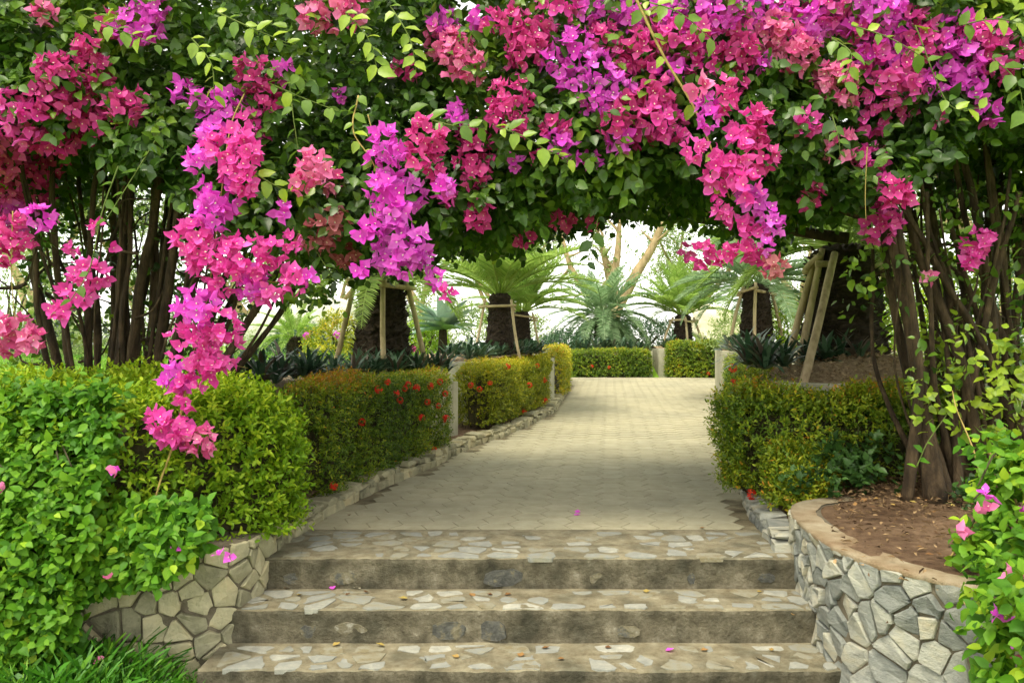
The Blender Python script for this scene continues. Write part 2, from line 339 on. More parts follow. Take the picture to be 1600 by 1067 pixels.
pv, pf = join([(hv @ np.diag([1, 1, 1]) + [x, y, float(zpath(y)) - .004 + R.uniform(-.0006, .0008)], hf) for y, x in cells[300:]])
o = mk('paving', pv, pf, M['paver'], path); o['kind'] = 'stuff'

# voronoi pieces ------------------------------------------------------
def clip_half(poly, p, nn):
    out = []; d = (poly - p) @ nn
    for i in range(len(poly)):
        j = (i + 1) % len(poly)
        if d[i] <= 0: out.append(poly[i])
        if (d[i] < 0) != (d[j] < 0) and d[i] != d[j]: out.append(poly[i] + (poly[j] - poly[i]) * d[i] / (d[i] - d[j]))
    return np.array(out)
def voronoi(seeds, w0, w1, h0, h1, gap):
    seeds = np.asarray(seeds); out = []
    for i, s in enumerate(seeds):
        poly = np.array([(w0, h0), (w1, h0), (w1, h1), (w0, h1)], float); d = np.linalg.norm(seeds - s, axis=1)
        for j in np.argsort(d)[1:18]:
            nn = (seeds[j] - s) / d[j]; poly = clip_half(poly, (seeds[j] + s) / 2 - nn * gap * R.uniform(.5, 1.3), nn)
            if len(poly) < 3: break
        if len(poly) >= 3: out.append(poly)
    return out
def seeds_in(w0, w1, h0, h1, sw, sh, jit=.33):
    o = []; r = 0; y = h0 + sh / 2
    while y < h1 + sh * .2:
        x = w0 + (.25 if r % 2 else .6) * sw
        while x < w1 + sw * .3:
            o.append((x + R.uniform(-jit, jit) * sw, min(y + R.uniform(-jit, jit) * sh, h1 - .01))); x += sw * R.uniform(.55, 1.45)
        y += sh * R.uniform(.85, 1.15); r += 1
    return o
def chaikin(p, f=.22):
    q = np.roll(p, -1, 0); return np.stack([p * (1 - f) + q * f, p * f + q * (1 - f)], 1).reshape(-1, 2)
def stone_piece(poly, thick, mapf, seed, rough=.018, inset=.06):
    """a stone seen from its face: mapf(u,v,d) puts it on the wall"""
    p = chaikin(poly, .08) + R.normal(0, .003, (2 * len(poly), 2)); c = p.mean(0); n = len(p); i = np.arange(n); j = (i + 1) % n
    t = thick * R.uniform(.5, 1.3); tilt = R.normal(0, .07, 2)
    rings = []
    for s, d in ((1.0, -.02), (1 - inset * .25, t * .7), (1 - inset * 2.2, t)):
        q = c + (p - c) * s; dd = d + ((q - c) @ tilt if d > 0 else 0) + (rough * nz(np.c_[q * 13, np.full(n, seed * 3.1)], 1, 3, 2) if d > 0 else 0)
        rings.append(mapf(q[:, 0], q[:, 1], dd * np.ones(n)))
    V = np.vstack(rings + [mapf(np.array([c[0]]), np.array([c[1]]), np.array([t * R.uniform(.75, 1.15)]))]); F4 = []
    for r in (0, 1): F4.append(np.stack([r * n + i, r * n + j, (r + 1) * n + j, (r + 1) * n + i], -1))
    return V, [np.vstack(F4), np.stack([2 * n + i, 2 * n + j, np.full(n, 3 * n)], -1)]
class Plan:
    def __init__(s, pts, inside, n=120):
        s.p = spline([(a, b, 0) for a, b in pts], n)[:, :2]; s.s = np.concatenate([[0], np.cumsum(np.linalg.norm(np.diff(s.p, axis=0), axis=1))])
        t = nrm(np.gradient(s.p, axis=0)); s.n = np.c_[t[:, 1], -t[:, 0]]; s.L = s.s[-1]
        s.n = np.where(((s.n * (s.p - inside)).sum(1) > 0)[:, None], s.n, -s.n)            # normals point away from `inside`
    def at(s, u, d=0):
        x = np.interp(u, s.s, s.p[:, 0]); y = np.interp(u, s.s, s.p[:, 1]); nx = np.interp(u, s.s, s.n[:, 0]); ny = np.interp(u, s.s, s.n[:, 1])
        return np.stack([x + nx * d, y + ny * d], -1)
def stone_wall(name, plan, z0, z1, zsh, back, mats, label, sw=.125, sh=.105, capw=.2, gap=.005):
    root = empty(name, (*plan.p[len(plan.p) // 2], z0), label, 'wall')
    us = np.linspace(0, plan.L, 90); z0f = np.interp(us / plan.L, *zsh)
    f = plan.at(us, -.004); b = plan.at(us, -back)
    rows = [np.c_[f, z0f], np.c_[f, np.full(90, z1)], np.c_[b, np.full(90, z1)], np.c_[b, z0f]]
    V = np.vstack(rows); i = np.arange(89); F = []
    for r in range(3): F.append(np.stack([r * 90 + i, r * 90 + i + 1, (r + 1) * 90 + i + 1, (r + 1) * 90 + i], -1))
    mk('core', V, [np.vstack(F)], M['wallmortar'], root)
    mapf = lambda u, v, d: np.c_[plan.at(u, d), v]
    sd = seeds_in(0, plan.L, z0, z1, sw, sh); sd += [(R.uniform(0, plan.L), R.uniform(z0, z1)) for _ in range(int(len(sd) * .3))]
    for k, poly in enumerate(voronoi(sd, 0, plan.L, z0, z1 - .004, gap)):
        if poly[:, 1].max() < np.interp(poly[:, 0].mean() / plan.L, *zsh) - .03: continue
        if np.ptp(poly[:, 0]) < .02 or np.ptp(poly[:, 1]) < .02: continue
        V, F = stone_piece(poly, .014, mapf, k); mk('stone', V, F, mats, root, origin=V.mean(0), smooth=False)
    return root

# ------------------------------------------------------------------ steps
steps = empty('steps', (0, 4.0, -.465), kind='structure')
RS, TD = .155, .314
EDGE = [4.03 - TD * k for k in range(3)]
XL = [-1.30, -1.34, -1.34]; XR = [1.47, 1.52, 1.58]
for k in range(3):
    y0 = EDGE[k]; zt = -RS * k; y1 = 4.66 if k == 0 else EDGE[k - 1] + .05
    # the step body: worn front edge, riser front and top
    nx = 180; xs = np.linspace(XL[k], XR[k], nx); prof = []
    wob = .009 * nz(np.c_[xs * 3, np.full(nx, k * 5.), np.zeros(nx)], 1, 5) + .005 * nz(np.c_[xs * 17, np.full(nx, k * 5.), np.zeros(nx)], 1, 8)
    for (dy, dz) in ((y1 - y0, 0), (.12, 0), (.02, -.001), (.004, -.007), (0, -.022), (.004, -.08), (.0, -RS - .02)):
        prof.append(np.c_[xs, y0 + dy + wob * (dy < .1), np.full(nx, zt + dz) + (.003 * nz(np.c_[xs * 5, np.full(nx, dy * 9), np.zeros(nx)], 1, 2) + (dz < 0) * .004 * nz(np.c_[xs * 21, np.full(nx, dy * 9 + k), np.zeros(nx)], 1, 4) if dy < .3 else 0)])
    V = np.vstack(prof); i = np.arange(nx - 1); F = [np.stack([r * nx + i, (r + 1) * nx + i, (r + 1) * nx + i + 1, r * nx + i + 1], -1) for r in range(6)]
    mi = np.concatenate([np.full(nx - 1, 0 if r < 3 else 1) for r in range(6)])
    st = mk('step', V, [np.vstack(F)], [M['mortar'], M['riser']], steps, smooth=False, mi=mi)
    # flagstones set into the tread
    d0, d1 = (y0 + .01, 4.60) if k == 0 else (y0 + .01, EDGE[k - 1] - .03)
    nr = 5 if k == 0 else 3
    polys = voronoi(seeds_in(XL[k] + .08, XR[k] - .08, d0, d1, .15, (d1 - d0) / nr, .3), XL[k] + .06, XR[k] - .06, d0, d1, .014)
    for q, poly in enumerate(polys):
        if R.random() < (.1 if poly[:, 1].min() < d0 + .03 else .25): continue
        poly = poly.mean(0) + (poly - poly.mean(0)) * R.uniform(.62, 1.08); p = chaikin(poly, .16) + R.normal(0, .006, (2 * len(poly), 2))
        V, F = prism(p, zt - .02, zt + R.uniform(.0005, .003), .0008); mk('flagstone', V, F, M['flag'], st, origin=np.array([*p.mean(0), zt]))
    # rocks showing in the risers
    polys = voronoi(seeds_in(XL[k] + .1, XR[k] - .1, zt - RS, zt - .02, .2, .14, .3), XL[k] + .1, XR[k] - .08, zt - RS + .004, zt - .05, .012)
    mapf = lambda u, v, d: np.c_[u, y0 - d + .004, v]
    for q, poly in enumerate(polys):
        if R.random() < (.68 if k != 1 else .5) or np.ptp(poly[:, 1]) < .03: continue
        c = poly.mean(0); poly = c + (poly - c) * R.uniform(.45, .95) + R.normal(0, .004, poly.shape)
        V, F = stone_piece(chaikin(poly, .25), .003, mapf, q, .006, .3); mk('rock', V, F, M['darkrock'], st, origin=V.mean(0))
V, F = box(-1.6, 1.8, 2.0, EDGE[2] + .05, -.6, -.465); lp = mk('landing', V, F, M['mortar'], steps)

# ------------------------------------------------------------------ stone walls beside the steps
planR = Plan([(2.3, 4.72), (1.92, 4.62), (1.62, 4.48), (1.475, 4.2), (1.42, 3.85), (1.40, 3.5), (1.45, 3.22), (1.58, 3.02), (1.72, 2.78), (1.9, 2.4), (2.3, 2.0)], [2.9, 3.6])
wallR = stone_wall('stone_wall', planR, -.47, .195, ([0, .2, .3, .5, .62, 1], [-.05, -.05, -.2, -.33, -.47, -.47]), .14, M['stone_grey'],
                   'curved grey rubble retaining wall with flat cement top holding bare red soil')
us = np.linspace(0, planR.L, 80); ou = planR.at(us, .012); inn = planR.at(us, -.12 + .04 * nz(np.c_[us * 5, 0 * us, 0 * us], 1, 4)); i = np.arange(79)
zz = .2 + .004 * nz(np.c_[ou * 4, np.zeros(80)], 1, 1)
V = np.vstack([np.c_[planR.at(us, .008), np.full(80, .178)], np.c_[ou, zz - .006], np.c_[planR.at(us, .0), zz], np.c_[inn, zz + .002]])
mk('cap', V, [np.vstack([np.stack([r * 80 + i, r * 80 + i + 1, (r + 1) * 80 + i + 1, (r + 1) * 80 + i], -1) for r in range(3)])], M['cap'], wallR, smooth=True)
planL = Plan([(-1.235, 4.5), (-1.24, 4.1), (-1.265, 3.86), (-1.33, 3.71), (-1.46, 3.64), (-1.75, 3.60), (-2.3, 3.58), (-3.2, 3.55)], [-2.2, 4.8])
wallL = stone_wall('stone_wall', planL, -.47, .14, ([0, .22, .35, 1], [-.05, -.2, -.45, -.47]), .2, M['stone_beige'],
                   'low beige rubble wall under the lime green hedge beside the steps', sw=.13, sh=.11)
# soil of the bed behind the curved wall
def soil_patch(name, poly, zf, mat, n=40, kind='structure', parent=None, amp=.02, sd=1):
    poly = np.asarray(poly, float); x0, y0 = poly.min(0); x1, y1 = poly.max(0)
    bm = bmesh.new(); vs = [bm.verts.new((x, y, 0)) for x, y in poly]; f = bm.faces.new(vs)
    bmesh.ops.triangulate(bm, faces=[f]); 
    for _ in range(4): bmesh.ops.subdivide_edges(bm, edges=[e for e in bm.edges if e.calc_length() > max(x1 - x0, y1 - y0) / n], cuts=1)
    bmesh.ops.triangulate(bm, faces=bm.faces[:])
    P = np.array([v.co[:] for v in bm.verts]); P[:, 2] = zf(P[:, 0], P[:, 1]) + amp * nz(P * [4, 4, 0], 1, sd)
    bm.verts.index_update(); F = np.array([[v.index for v in f.verts] for f in bm.faces]); bm.free()
    o = mk(name, P, [F], mat, parent, smooth=True)
    if parent is None: o['kind'] = kind
    return o
inner = planR.at(np.linspace(0, planR.L, 30), -.05)
soil_patch('soil_bed', np.vstack([inner, [(5, 2.0), (6, 4), (5.5, 6.4), (2.0, 5.6), (1.75, 4.9)]]), lambda x, y: .192 + .05 * np.clip((x - 1.75) / 1.0, 0, 1) + 0 * y, M['soil'], 60, amp=.018)

il = planL.at(np.linspace(0, planL.L, 24), -.08)
soil_patch('soil_bed', np.vstack([il, [(-3.4, 5.2), (-1.6, 5.5), (-1.25, 5.2)]]), lambda x, y: .125 + 0 * y, M['soil'], 50, amp=.012)
# kerbs: rubble edging of the path
def kerb(name, line, y0, y1, off, h, mat, size, label):
    root = empty(name, (*line(y0), 0), kind='structure')
    ys_ = []; y = y0
    while y < y1:
        ys_.append(y); y += size * R.uniform(.7, 1.4) * (1 + .06 * (y - 4))
    for a, b in zip(ys_[:-1], ys_[1:]):
        for row in (0, 1):
            p, q = np.array(line(a)), np.array(line(b)); t = nrm(q - p); nn = np.array([-t[1], t[0]]) * off
            L = np.linalg.norm(q - p); z0 = float(zpath((a + b) / 2)); hh = h * R.uniform(.75, 1.15)
            z_a, z_b = (-.03, hh * .55) if row == 0 else (hh * .57, hh)
            wv = R.uniform(-.01, .012) + .012 * row
            c = [(p + t * L * f + nn * g_) for f, g_ in ((.03, wv), (.97, wv + R.uniform(-.01, .01)), (.97, .16), (.03, .16))]
            if row: c = [cc + t * L * .3 for cc in c]
            V, F = prism(np.array(c)[::1] if off > 0 else np.array(c)[::-1], z0 + z_a, z0 + z_b, .012)
            V = V + .007 * R.normal(size=V.shape)
            mk('stone', V, F, mat, root, origin=V.mean(0))
    return root
kerb('kerb', lambda y: (float(lx(y)), y), 4.45, 19.3, 1, .095, M['stone_beige'], .11, '')
kerb('kerb', lambda y: (float(rx(y)), y), 4.14, 19.3, -1, .08, M['stone_grey'], .12, '')
kerb('kerb', lambda u: (u, 19.6), 1.3, 6.2, 1, .1, M['stone_beige'], .3, '')
def bed(name, side, y0, y1, wdt, mat, dz):
    y = np.linspace(y0, y1, 40); e = lx(y) - .12 if side < 0 else rx(y) + .12; e2 = e + side * wdt
    V = np.vstack([np.c_[e, y, zpath(y) + dz], np.c_[e2, y, zpath(y) + dz + .03]]); i = np.arange(39)
    o = mk(name, V, [np.stack([i, i + 1, 40 + i + 1, 40 + i], -1)], mat); o['kind'] = 'structure'
bed('soil_bed', -1, 4.3, 19.4, .9, M['soil'], .06); bed('soil_bed', 1, 4.2, 19.4, .7, M['soil'], .07)

# ------------------------------------------------------------------ planters
def planter(poly, z0, z1, label, wall=.1, soil='straw', heap=None):
    poly = np.asarray(poly, float); c = poly.mean(0); root = empty('planter', (*c, z0), label, 'planter')
    n = len(poly)
    for i in range(n):
        p, q = poly[i], poly[(i + 1) % n]; t = nrm(q - p); nn = np.array([-t[1], t[0]])
        if (c - p) @ nn < 0: nn = -nn
        q2 = q - t * wall * .999 if i % 1 == 0 else q
        quad = np.array([p + t * .002, q2, q2 + nn * wall, p + nn * wall + t * .002])
        V, F = prism(quad, z0, z1, .008); mk('side_panel', V, F, M['concrete'], root)
    ins = c + (poly - c) * .97
    soil_patch('soil', ins, lambda x, y: z1 - .02 + .12 * np.clip(1 - np.hypot(x - c[0], y - c[1]) / 2.2, 0, 1), M[soil], 24, parent=root, amp=.02)
    if heap is not None:
        q = np.linspace(0, 1, 26); an = np.linspace(0, 2 * np.pi, 72, endpoint=False); Q, AN = np.meshgrid(q, an, indexing='ij')
        V = np.stack([heap[0] + heap[2] * Q * np.cos(AN), heap[1] + heap[3] * Q * np.sin(AN), z1 - .08 + heap[4] * (1 - Q ** 2)], -1).reshape(-1, 3); V[:, 2] += .03 * nz(V, 5, 3) + .012 * R.normal(size=len(V))
        i = (np.arange(25)[:, None] * 72); j = np.arange(72)[None]; k = (j + 1) % 72
        mk('mound', V, [np.stack([i + j, i + k, i + 72 + k, i + 72 + j], -1).reshape(-1, 4)], M[soil], root, smooth=True)
    return root
planter([(-1.95, 5.9), (-.56, 8.32), (-2.7, 9.4), (-4.0, 7.0)], .0, .70, 'concrete planter behind the ixora hedge with the stout propped trunk', .1)
planter([(-.42, 9.3), (.67, 12.6), (-.9, 13.2), (-1.5, 9.9)], .1, .88, 'concrete planter behind the golden hedge with two small cycads')
planter([(.62, 14.3), (.95, 18.6), (-.1, 18.8), (-.3, 14.7)], .15, .95, 'far concrete planter with a silvery succulent near it')
planter([(1.6, 20.3), (3.55, 20.2), (3.6, 23.8), (1.6, 23.8)], .25, .93, 'far concrete planter with the blue green drooping cycad')
planter([(3.7, 20.15), (5.3, 20.0), (6.0, 23.6), (3.8, 23.8)], .25, 1.0, 'far concrete planter with the cycad beside the cream rocks')
planter([(4.06, 16.0), (3.0, 11.4), (5.6, 10.8), (6.4, 15.4)], .15, .99, 'concrete planter of the cycad with a hanging blue frond')
planter([(2.95, 10.2), (1.95, 5.9), (2.5, 5.45), (4.4, 5.9), (4.9, 9.9)], .0, .80, 'long concrete planter heaped with dry mulch round the biggest trunk', heap=(3.0, 6.75, 1.0, 1.15, .26))

# ------------------------------------------------------------------ flowers (shared meshes)
BR = (np.array([[0, 0, 0], [.5, 0, -.05], [1.06, 0, .12], [.12, .22, .04], [.44, .43, .12], [.78, .22, .08], [.12, -.22, .04], [.44, -.43, .12], [.78, -.22, .08]]), LEAF_BIG[1])
def flower_arrays(C, A, size, tint):
    """three papery bracts in an open cup round each axis A, a tiny pale tube inside"""
    n = len(C); Ps, Ds, Ns, Ss, Ts = [], [], [], [], []
    a = nrm(np.cross(A, rnd(n))); b = np.cross(A, a); ph = R.uniform(0, 6.28, n)
    for k in range(3):
        an = ph + k * 2.094 + R.normal(0, .18, n); s = np.cos(an)[:, None] * a + np.sin(an)[:, None] * b
        op = R.uniform(.25, .95, n)[:, None]
        Ps.append(C); Ds.append(nrm(s + A * op)); Ns.append(nrm(A - s * op)); Ss.append(size * R.uniform(.8, 1.15, n)); Ts.append(np.clip(tint + R.normal(0, .2, n), 0, .9))
    for k in range(2):
        an = ph + k * 1.6; s = np.cos(an)[:, None] * a + np.sin(an)[:, None] * b
        Ps.append(C + A * size * .45 - s * size * .1); Ds.append(nrm(s + A * .2)); Ns.append(A); Ss.append(np.full(n, size * .13)); Ts.append(np.full(n, 1.0))
    return [np.concatenate(q) for q in (Ps, Ds, Ns, Ss, Ts)]
def cluster_mesh(r, nf, mat, size=.047, aspect=.75):
    i = np.arange(nf) + .5; ph = i * 2.39996; zc = 1 - 1.55 * i / nf; rr = np.sqrt(np.maximum(1 - zc * zc, 0))
    d = np.c_[rr * np.cos(ph), -zc, rr * np.sin(ph) * .95]                          # dome opens towards -Y
    d = nrm(d + R.normal(0, .22, d.shape))
    C = d * r * R.uniform(.55, 1.08, (nf, 1)) * [1, aspect, 1]; C[:, 2] *= R.uniform(.8, 1.15)
    A = nrm(d + rnd(nf) * .45 + np.array([0, -.2, -.15]))
    P, D, N, S, T = flower_arrays(C, A, size, R.uniform(.1, .75, nf))
    V, F, t = leaf_mesh_arrays(P, D, N, S, T, BR, .055)
    return mesh('flower_cluster', V, [F], mat, t, True)
SIZES = {'xs': (.004, 1), 's': (.022, 4), 'm': (.048, 9), 'l': (.072, 17), 'x': (.10, 28)}
EFF = {'xs': .034, 's': .052, 'm': .08, 'l': .105, 'x': .135}
CM = {(s, c): [cluster_mesh(*SIZES[s], M[c]) for _ in range(3)] for s in SIZES for c in ('magenta', 'hot', 'crimson', 'salmon', 'dusky', 'violet')}
CODE = dict(m='magenta', h='hot', c='crimson', s='salmon', d='dusky', v='violet')
def place_cluster(root, p, rpx, code):
    r = rpx * p[1] / FPX; s = 'xs' if r < .036 else 's' if r < .066 else 'm' if r < .099 else 'l' if r < .13 else 'x'
    me = CM[s, CODE[code]][int(R.integers(3))]
    f = float(np.clip(r / EFF[s], .8, 1.25))
    return link('flower_cluster', me, root, p, (R.uniform(-.5, .5), R.uniform(0, 6.28), R.uniform(-.6, .6)), f)

# ------------------------------------------------------------------ the bougainvillea arch
ZB = np.array([0, -14]) + np.array([(-200, 330), (0, 345), (100, 320), (190, 262), (290, 300), (400, 352), (460, 400), (520, 418), (600, 425), (660, 405), (720, 384), (800, 388), (860, 372), (920, 355), (980, 336), (1040, 340), (1110, 352), (1170, 362), (1240, 372), (1290, 320), (1350, 290), (1400, 262), (1480, 285), (1560, 345), (1650, 390), (1800, 400)])
def zbot(x, Y):
    px = 800 + x / 5.6 * FPX; return CAMZ + (HZ - np.interp(px, ZB[:, 0], ZB[:, 1])) * 5.6 / FPX + .02 * (Y - 5.6)
def yfront(x, z):
    P = np.stack([x, 0 * x, z], -1); return 4.15 + .16 * nz(P, 1.3, 2) + .10 * nz(P, 4, 3, 2) + .25 * np.clip((1.9 - z), 0, 1) - .1 * np.abs(x) / 3
def canopy(n, x0, x1):
    def lay(n, where, size, k, L):
        x = R.uniform(x0, x1, n)
        if where == 'front':
            z = zbot(x, 4.4) - .05 + R.uniform(0, 1, n) ** 1.05 * (3.2 - zbot(x, 4.4)); y = yfront(x, z) + R.exponential(.2, n); N = np.tile([0, -1, .15], (n, 1))
        elif where == 'under':
            y = R.uniform(4.3, 6.1, n); z = zbot(x, y) + R.exponential(.09, n) + .07 * nz(np.stack([x, y, 0 * x], -1), 4, 4); N = np.tile([0, -.5, -.6], (n, 1))
        else:
            y = R.uniform(4.5, 6.4, n); zb = zbot(x, y); z = zb + R.uniform(0, 1, n) * (3.6 - zb); N = np.tile([0, -.3, .7], (n, 1))
        P = np.stack([x, y, z], -1)
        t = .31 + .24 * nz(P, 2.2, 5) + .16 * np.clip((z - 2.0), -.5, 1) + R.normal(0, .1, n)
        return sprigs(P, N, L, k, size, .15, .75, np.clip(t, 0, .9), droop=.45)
    return cat(lay(int(n * .5), 'front', .078, 5, .15), lay(int(n * .26), 'under', .08, 5, .15), lay(int(n * .7), 'vol', .10, 5, .2))
bougL = empty('bougainvillea', (-2.4, 5.0, .55), 'bougainvillea on the lawn side of the arch with crimson and magenta hanging sprays', 'climbing plant')
bougR = empty('bougainvillea', (2.4, 4.5, .2), 'bougainvillea rooted in the red soil bed with dense pink top and twisted trunks', 'climbing plant')
LL = canopy(5600, -4.2, -.05); LR = canopy(5900, -.1, 4.3)
# thin the crown where the sky shows at the very top
def thin(L, f):
    px, py = proj(L['P']); k = f(px, py, L['P']); return {c: L[c][k] for c in L}
LL = thin(LL, lambda px, py, P: ~((np.hypot((px - 760) / 55, (py - 15) / 26) < 1) & (R.random(len(px)) < .9)))

def shoot(root, pts, r0, leaf, mat, n_leaf, tint=.7, bare=0.0, name='shoot'):
    C = spline(pts, 24); V1, F1 = tube(C, np.linspace(r0, r0 * .45, 24) * .7, 5)
    if n_leaf:
        f = np.linspace(bare, 1, n_leaf); idx = (f * 23).astype(int); P = C[idx]; t = nrm(np.gradient(C, axis=0))[idx]
        sd = nrm(np.cross(t, [0, -1, .2])) * np.where(np.arange(n_leaf) % 2, 1, -1)[:, None]
        D = nrm(sd * .9 + t * .5 + rnd(n_leaf) * .3 + np.array([0, 0, -.15])); N = nrm(np.tile([0, -.7, .7], (n_leaf, 1)) + rnd(n_leaf) * .4)
        V2, F2, t2 = leaf_mesh_arrays(P, D, N, leaf * R.uniform(.6, 1.15, n_leaf), np.clip(tint + R.normal(0, .15, n_leaf), 0, 1), LEAF_BIG)
        V, F = join([(V1, F1), (V2, [F2])]); nq1 = len(F1[0])
        # join groups by face size: quads first (tube quads then leaf quads), then tube caps
        mi = []; 
        for f_ in F: mi.append(np.r_[np.zeros(nq1), np.ones(len(f_) - nq1)] if f_.shape[1] == 4 else np.zeros(len(f_)))
        return mk(name, V, F, [M['stemgold'] if r0 > .0065 else M['greenstem'], mat], root, np.r_[np.zeros(len(V1)), t2], True, np.concatenate(mi))
    return mk(name, V1, F1, [M['stemgold']], root, smooth=True)

# stems
def stems(root, spec, mat, name='stem'):
    for (b, t, r, bend) in spec + [(np.array(b_) + R.normal(0, .07, 3) * [1, 1, 0], np.array(t_) + R.normal(0, .12, 3), r_ * R.uniform(.35, .7), bd_ + R.normal(0, .08)) for (b_, t_, r_, bd_) in spec]:
        r = r * (.60 if root is bougL else .70)
        b, t = np.array(b), np.array(t); m1 = b + (t - b) * .35 + np.array([bend, R.uniform(-.06, .06), .05]); m2 = b + (t - b) * .7 + np.array([bend * .5, R.uniform(-.08, .08), 0])
        C = spline([b, m1, m2, t], 34); C = C + .018 * np.stack([nz(C * 3 + k * 9, 1, k + int(r * 900) % 17) for k in range(3)], -1) * np.linspace(.2, 1, 34)[:, None]
        f = np.linspace(0, 1, 34); V, F = tube(C, r * (1.28 * np.exp(-f * 7) * .5 + 1 - .38 * f), 12, .26, int(r * 5000) % 13); mk(name, V, F, mat, root, smooth=True)
sp = []
for (px0, px1, py1, Yb, Yt, r, bend) in [(108, 30, 230, 5.0, 4.7, .030, -.05), (128, 85, 200, 5.1, 5.0, .042, -.04), (150, 120, 190, 5.3, 5.6, .034, .03), (140, 175, 160, 5.2, 4.9, .036, -.08), (186, 215, 150, 5.0, 5.0, .05, -.05),
        (172, 180, 170, 5.5, 5.8, .04, .04), (200, 265, 140, 5.0, 4.8, .058, -.04), (214, 240, 150, 5.3, 5.5, .046, .05), (228, 310, 160, 4.95, 4.8, .05, .0), (236, 290, 140, 5.4, 5.7, .05, -.03),
        (250, 350, 200, 5.1, 5.0, .056, .03), (262, 400, 260, 5.2, 5.2, .05, .06), (272, 470, 330, 5.0, 5.2, .045, .08), (285, 500, 380, 5.2, 5.6, .036, .10), (225, 330, 130, 5.6, 6.0, .04, -.06),
        (205, 150, 150, 5.5, 5.9, .036, .04), (245, 430, 330, 5.5, 6.0, .03, .09), (118, 60, 330, 5.4, 5.6, .02, .02), (160, 195, 230, 4.9, 4.7, .022, .04), (292, 350, 330, 4.9, 4.8, .022, -.03), (262, 300, 260, 4.9, 4.7, .026, .02), (210, 200, 250, 4.85, 4.7, .028, -.05)]:
    sp.append((at(px0, 610, Yb) * [1, 1, 0] + [0, 0, .5], at(px1, py1, Yt), r, bend))
stems(bougL, sp, M['bark'])
sp = []
for (px0, py0, px1, py1, Yb, Yt, r, bend) in [(1462, 785, 1372, 250, 4.35, 4.7, .055, .02), (1482, 790, 1400, 330, 4.4, 4.9, .045, -.06), (1470, 780, 1365, 280, 4.5, 5.0, .04, -.04), (1540, 745, 1395, 210, 4.6, 4.6, .046, .02),
        (1548, 745, 1500, 220, 4.7, 4.8, .046, .06), (1520, 760, 1430, 180, 4.9, 5.3, .05, .03), (1500, 770, 1560, 200, 5.0, 5.4, .042, .05), (1590, 740, 1540, 230, 4.8, 4.9, .045, .03), (1560, 740, 1620, 260, 5.0, 5.0, .05, .0),
        (1500, 765, 1430, 330, 5.1, 5.6, .036, -.05), (1575, 735, 1440, 260, 5.3, 5.9, .04, -.04), (1530, 750, 1370, 250, 4.6, 5.1, .03, -.12), (1610, 720, 1580, 260, 5.3, 5.8, .04, .02), (1515, 760, 1480, 240, 5.4, 6.0, .045, .06),
        (1470, 770, 1420, 260, 5.5, 6.0, .03, .0), (1640, 730, 1480, 330, 4.9, 4.7, .03, -.1), (1555, 730, 1660, 330, 4.6, 4.5, .03, .1), (1470, 770, 1590, 300, 4.55, 4.5, .034, .05), (1600, 730, 1400, 300, 4.7, 4.55, .032, .08), (1500, 770, 1450, 300, 4.5, 4.4, .024, -.06)]:
    z = .2; Y0 = Yb; b = np.array([(px0 - 800) * Y0 / FPX, Y0, z]); sp.append((b, at(px1, py1, Yt), r, bend))
stems(bougR, sp, M['bark'])
# limbs carrying the arch
for root, pts in ((bougL, [(-2.0, 5.1, 1.8), (-1.2, 5.2, 2.15), (-.4, 5.3, 2.25), (.3, 5.4, 2.2)]), (bougL, [(-1.9, 6.0, 1.9), (-1.0, 6.2, 2.1), (0, 6.3, 2.2)]), (bougR, [(2.2, 5.0, 1.9), (1.4, 5.2, 2.2), (.7, 5.3, 2.25), (-.1, 5.4, 2.3)]),
                  (bougR, [(2.6, 6.2, 1.9), (1.6, 6.3, 2.05), (.6, 6.4, 2.1)])):
    V, F = tube(spline(pts, 20), np.linspace(.05, .012, 20)[::(-1 if pts[0][0] > .3 and root is bougL else 1)], 7, .2); mk('limb', V, F, M['bark'], root, smooth=True)
# fine bare twigs among the stems
for root, cx, n_ in ((bougL, -2.5, 34), (bougR, 2.95, 30)):
    for k in range(n_):
        p = np.array([cx + np.clip(R.normal(0, .35), -.5, .5), R.uniform(4.6, 5.6), R.uniform(.9, 1.9)]); d = nrm(np.array([R.normal(0, .6), R.normal(0, .4), R.uniform(-.2, 1)])); L = R.uniform(.2, .5)
        C = spline([p, p + d * L * .5 + R.normal(0, .05, 3), p + d * L + R.normal(0, .08, 3)], 9); V, F = tube(C, np.linspace(.010, .004, 9), 4, cap=False); mk('twig', V, F, M['bark'], root, smooth=True)

# loose leaves low on the stems and behind them
def scatter(n, f, N, size, k, L, t0, spread=.8):
    P = np.array([f() for _ in range(n)]); return sprigs(P, np.tile(N, (n, 1)), L, k, size, .2, spread, np.clip(t0 + R.normal(0, .15, n), 0, 1), droop=.3)
LL = cat(LL, scatter(420, lambda: at(R.uniform(50, 400), R.uniform(300, 545), R.uniform(5.7, 7.0)), [0, -.5, .2], .065, 5, .16, .3), scatter(150, lambda: at(R.uniform(0, 470), R.uniform(300, 470), R.uniform(4.9, 6.2)), [0, -.5, .2], .06, 4, .14, .4),
         scatter(90, lambda: at(R.uniform(420, 520), R.uniform(380, 470), R.uniform(4.3, 5.2)), [0, -.5, -.1], .06, 4, .14, .45),
         scatter(60, lambda: at(R.uniform(20, 330), R.uniform(500, 580), R.uniform(5.2, 6.5)), [0, -.5, .6], .05, 5, .12, .75))
LR = cat(LR, scatter(150, lambda: at(R.uniform(1330, 1640), R.uniform(280, 520), R.uniform(4.3, 5.6)), [0, -.5, .2], .06, 4, .14, .5),
         scatter(170, lambda: at(R.uniform(1430, 1680), R.uniform(520, 680), R.uniform(4.0, 5.0)), [-.2, -.6, .5], .062, 5, .14, .85),
         scatter(160, lambda: at(R.uniform(1380, 1680), R.uniform(340, 660), R.uniform(5.6, 6.6)), [0, -.5, .5], .06, 5, .14, .75))
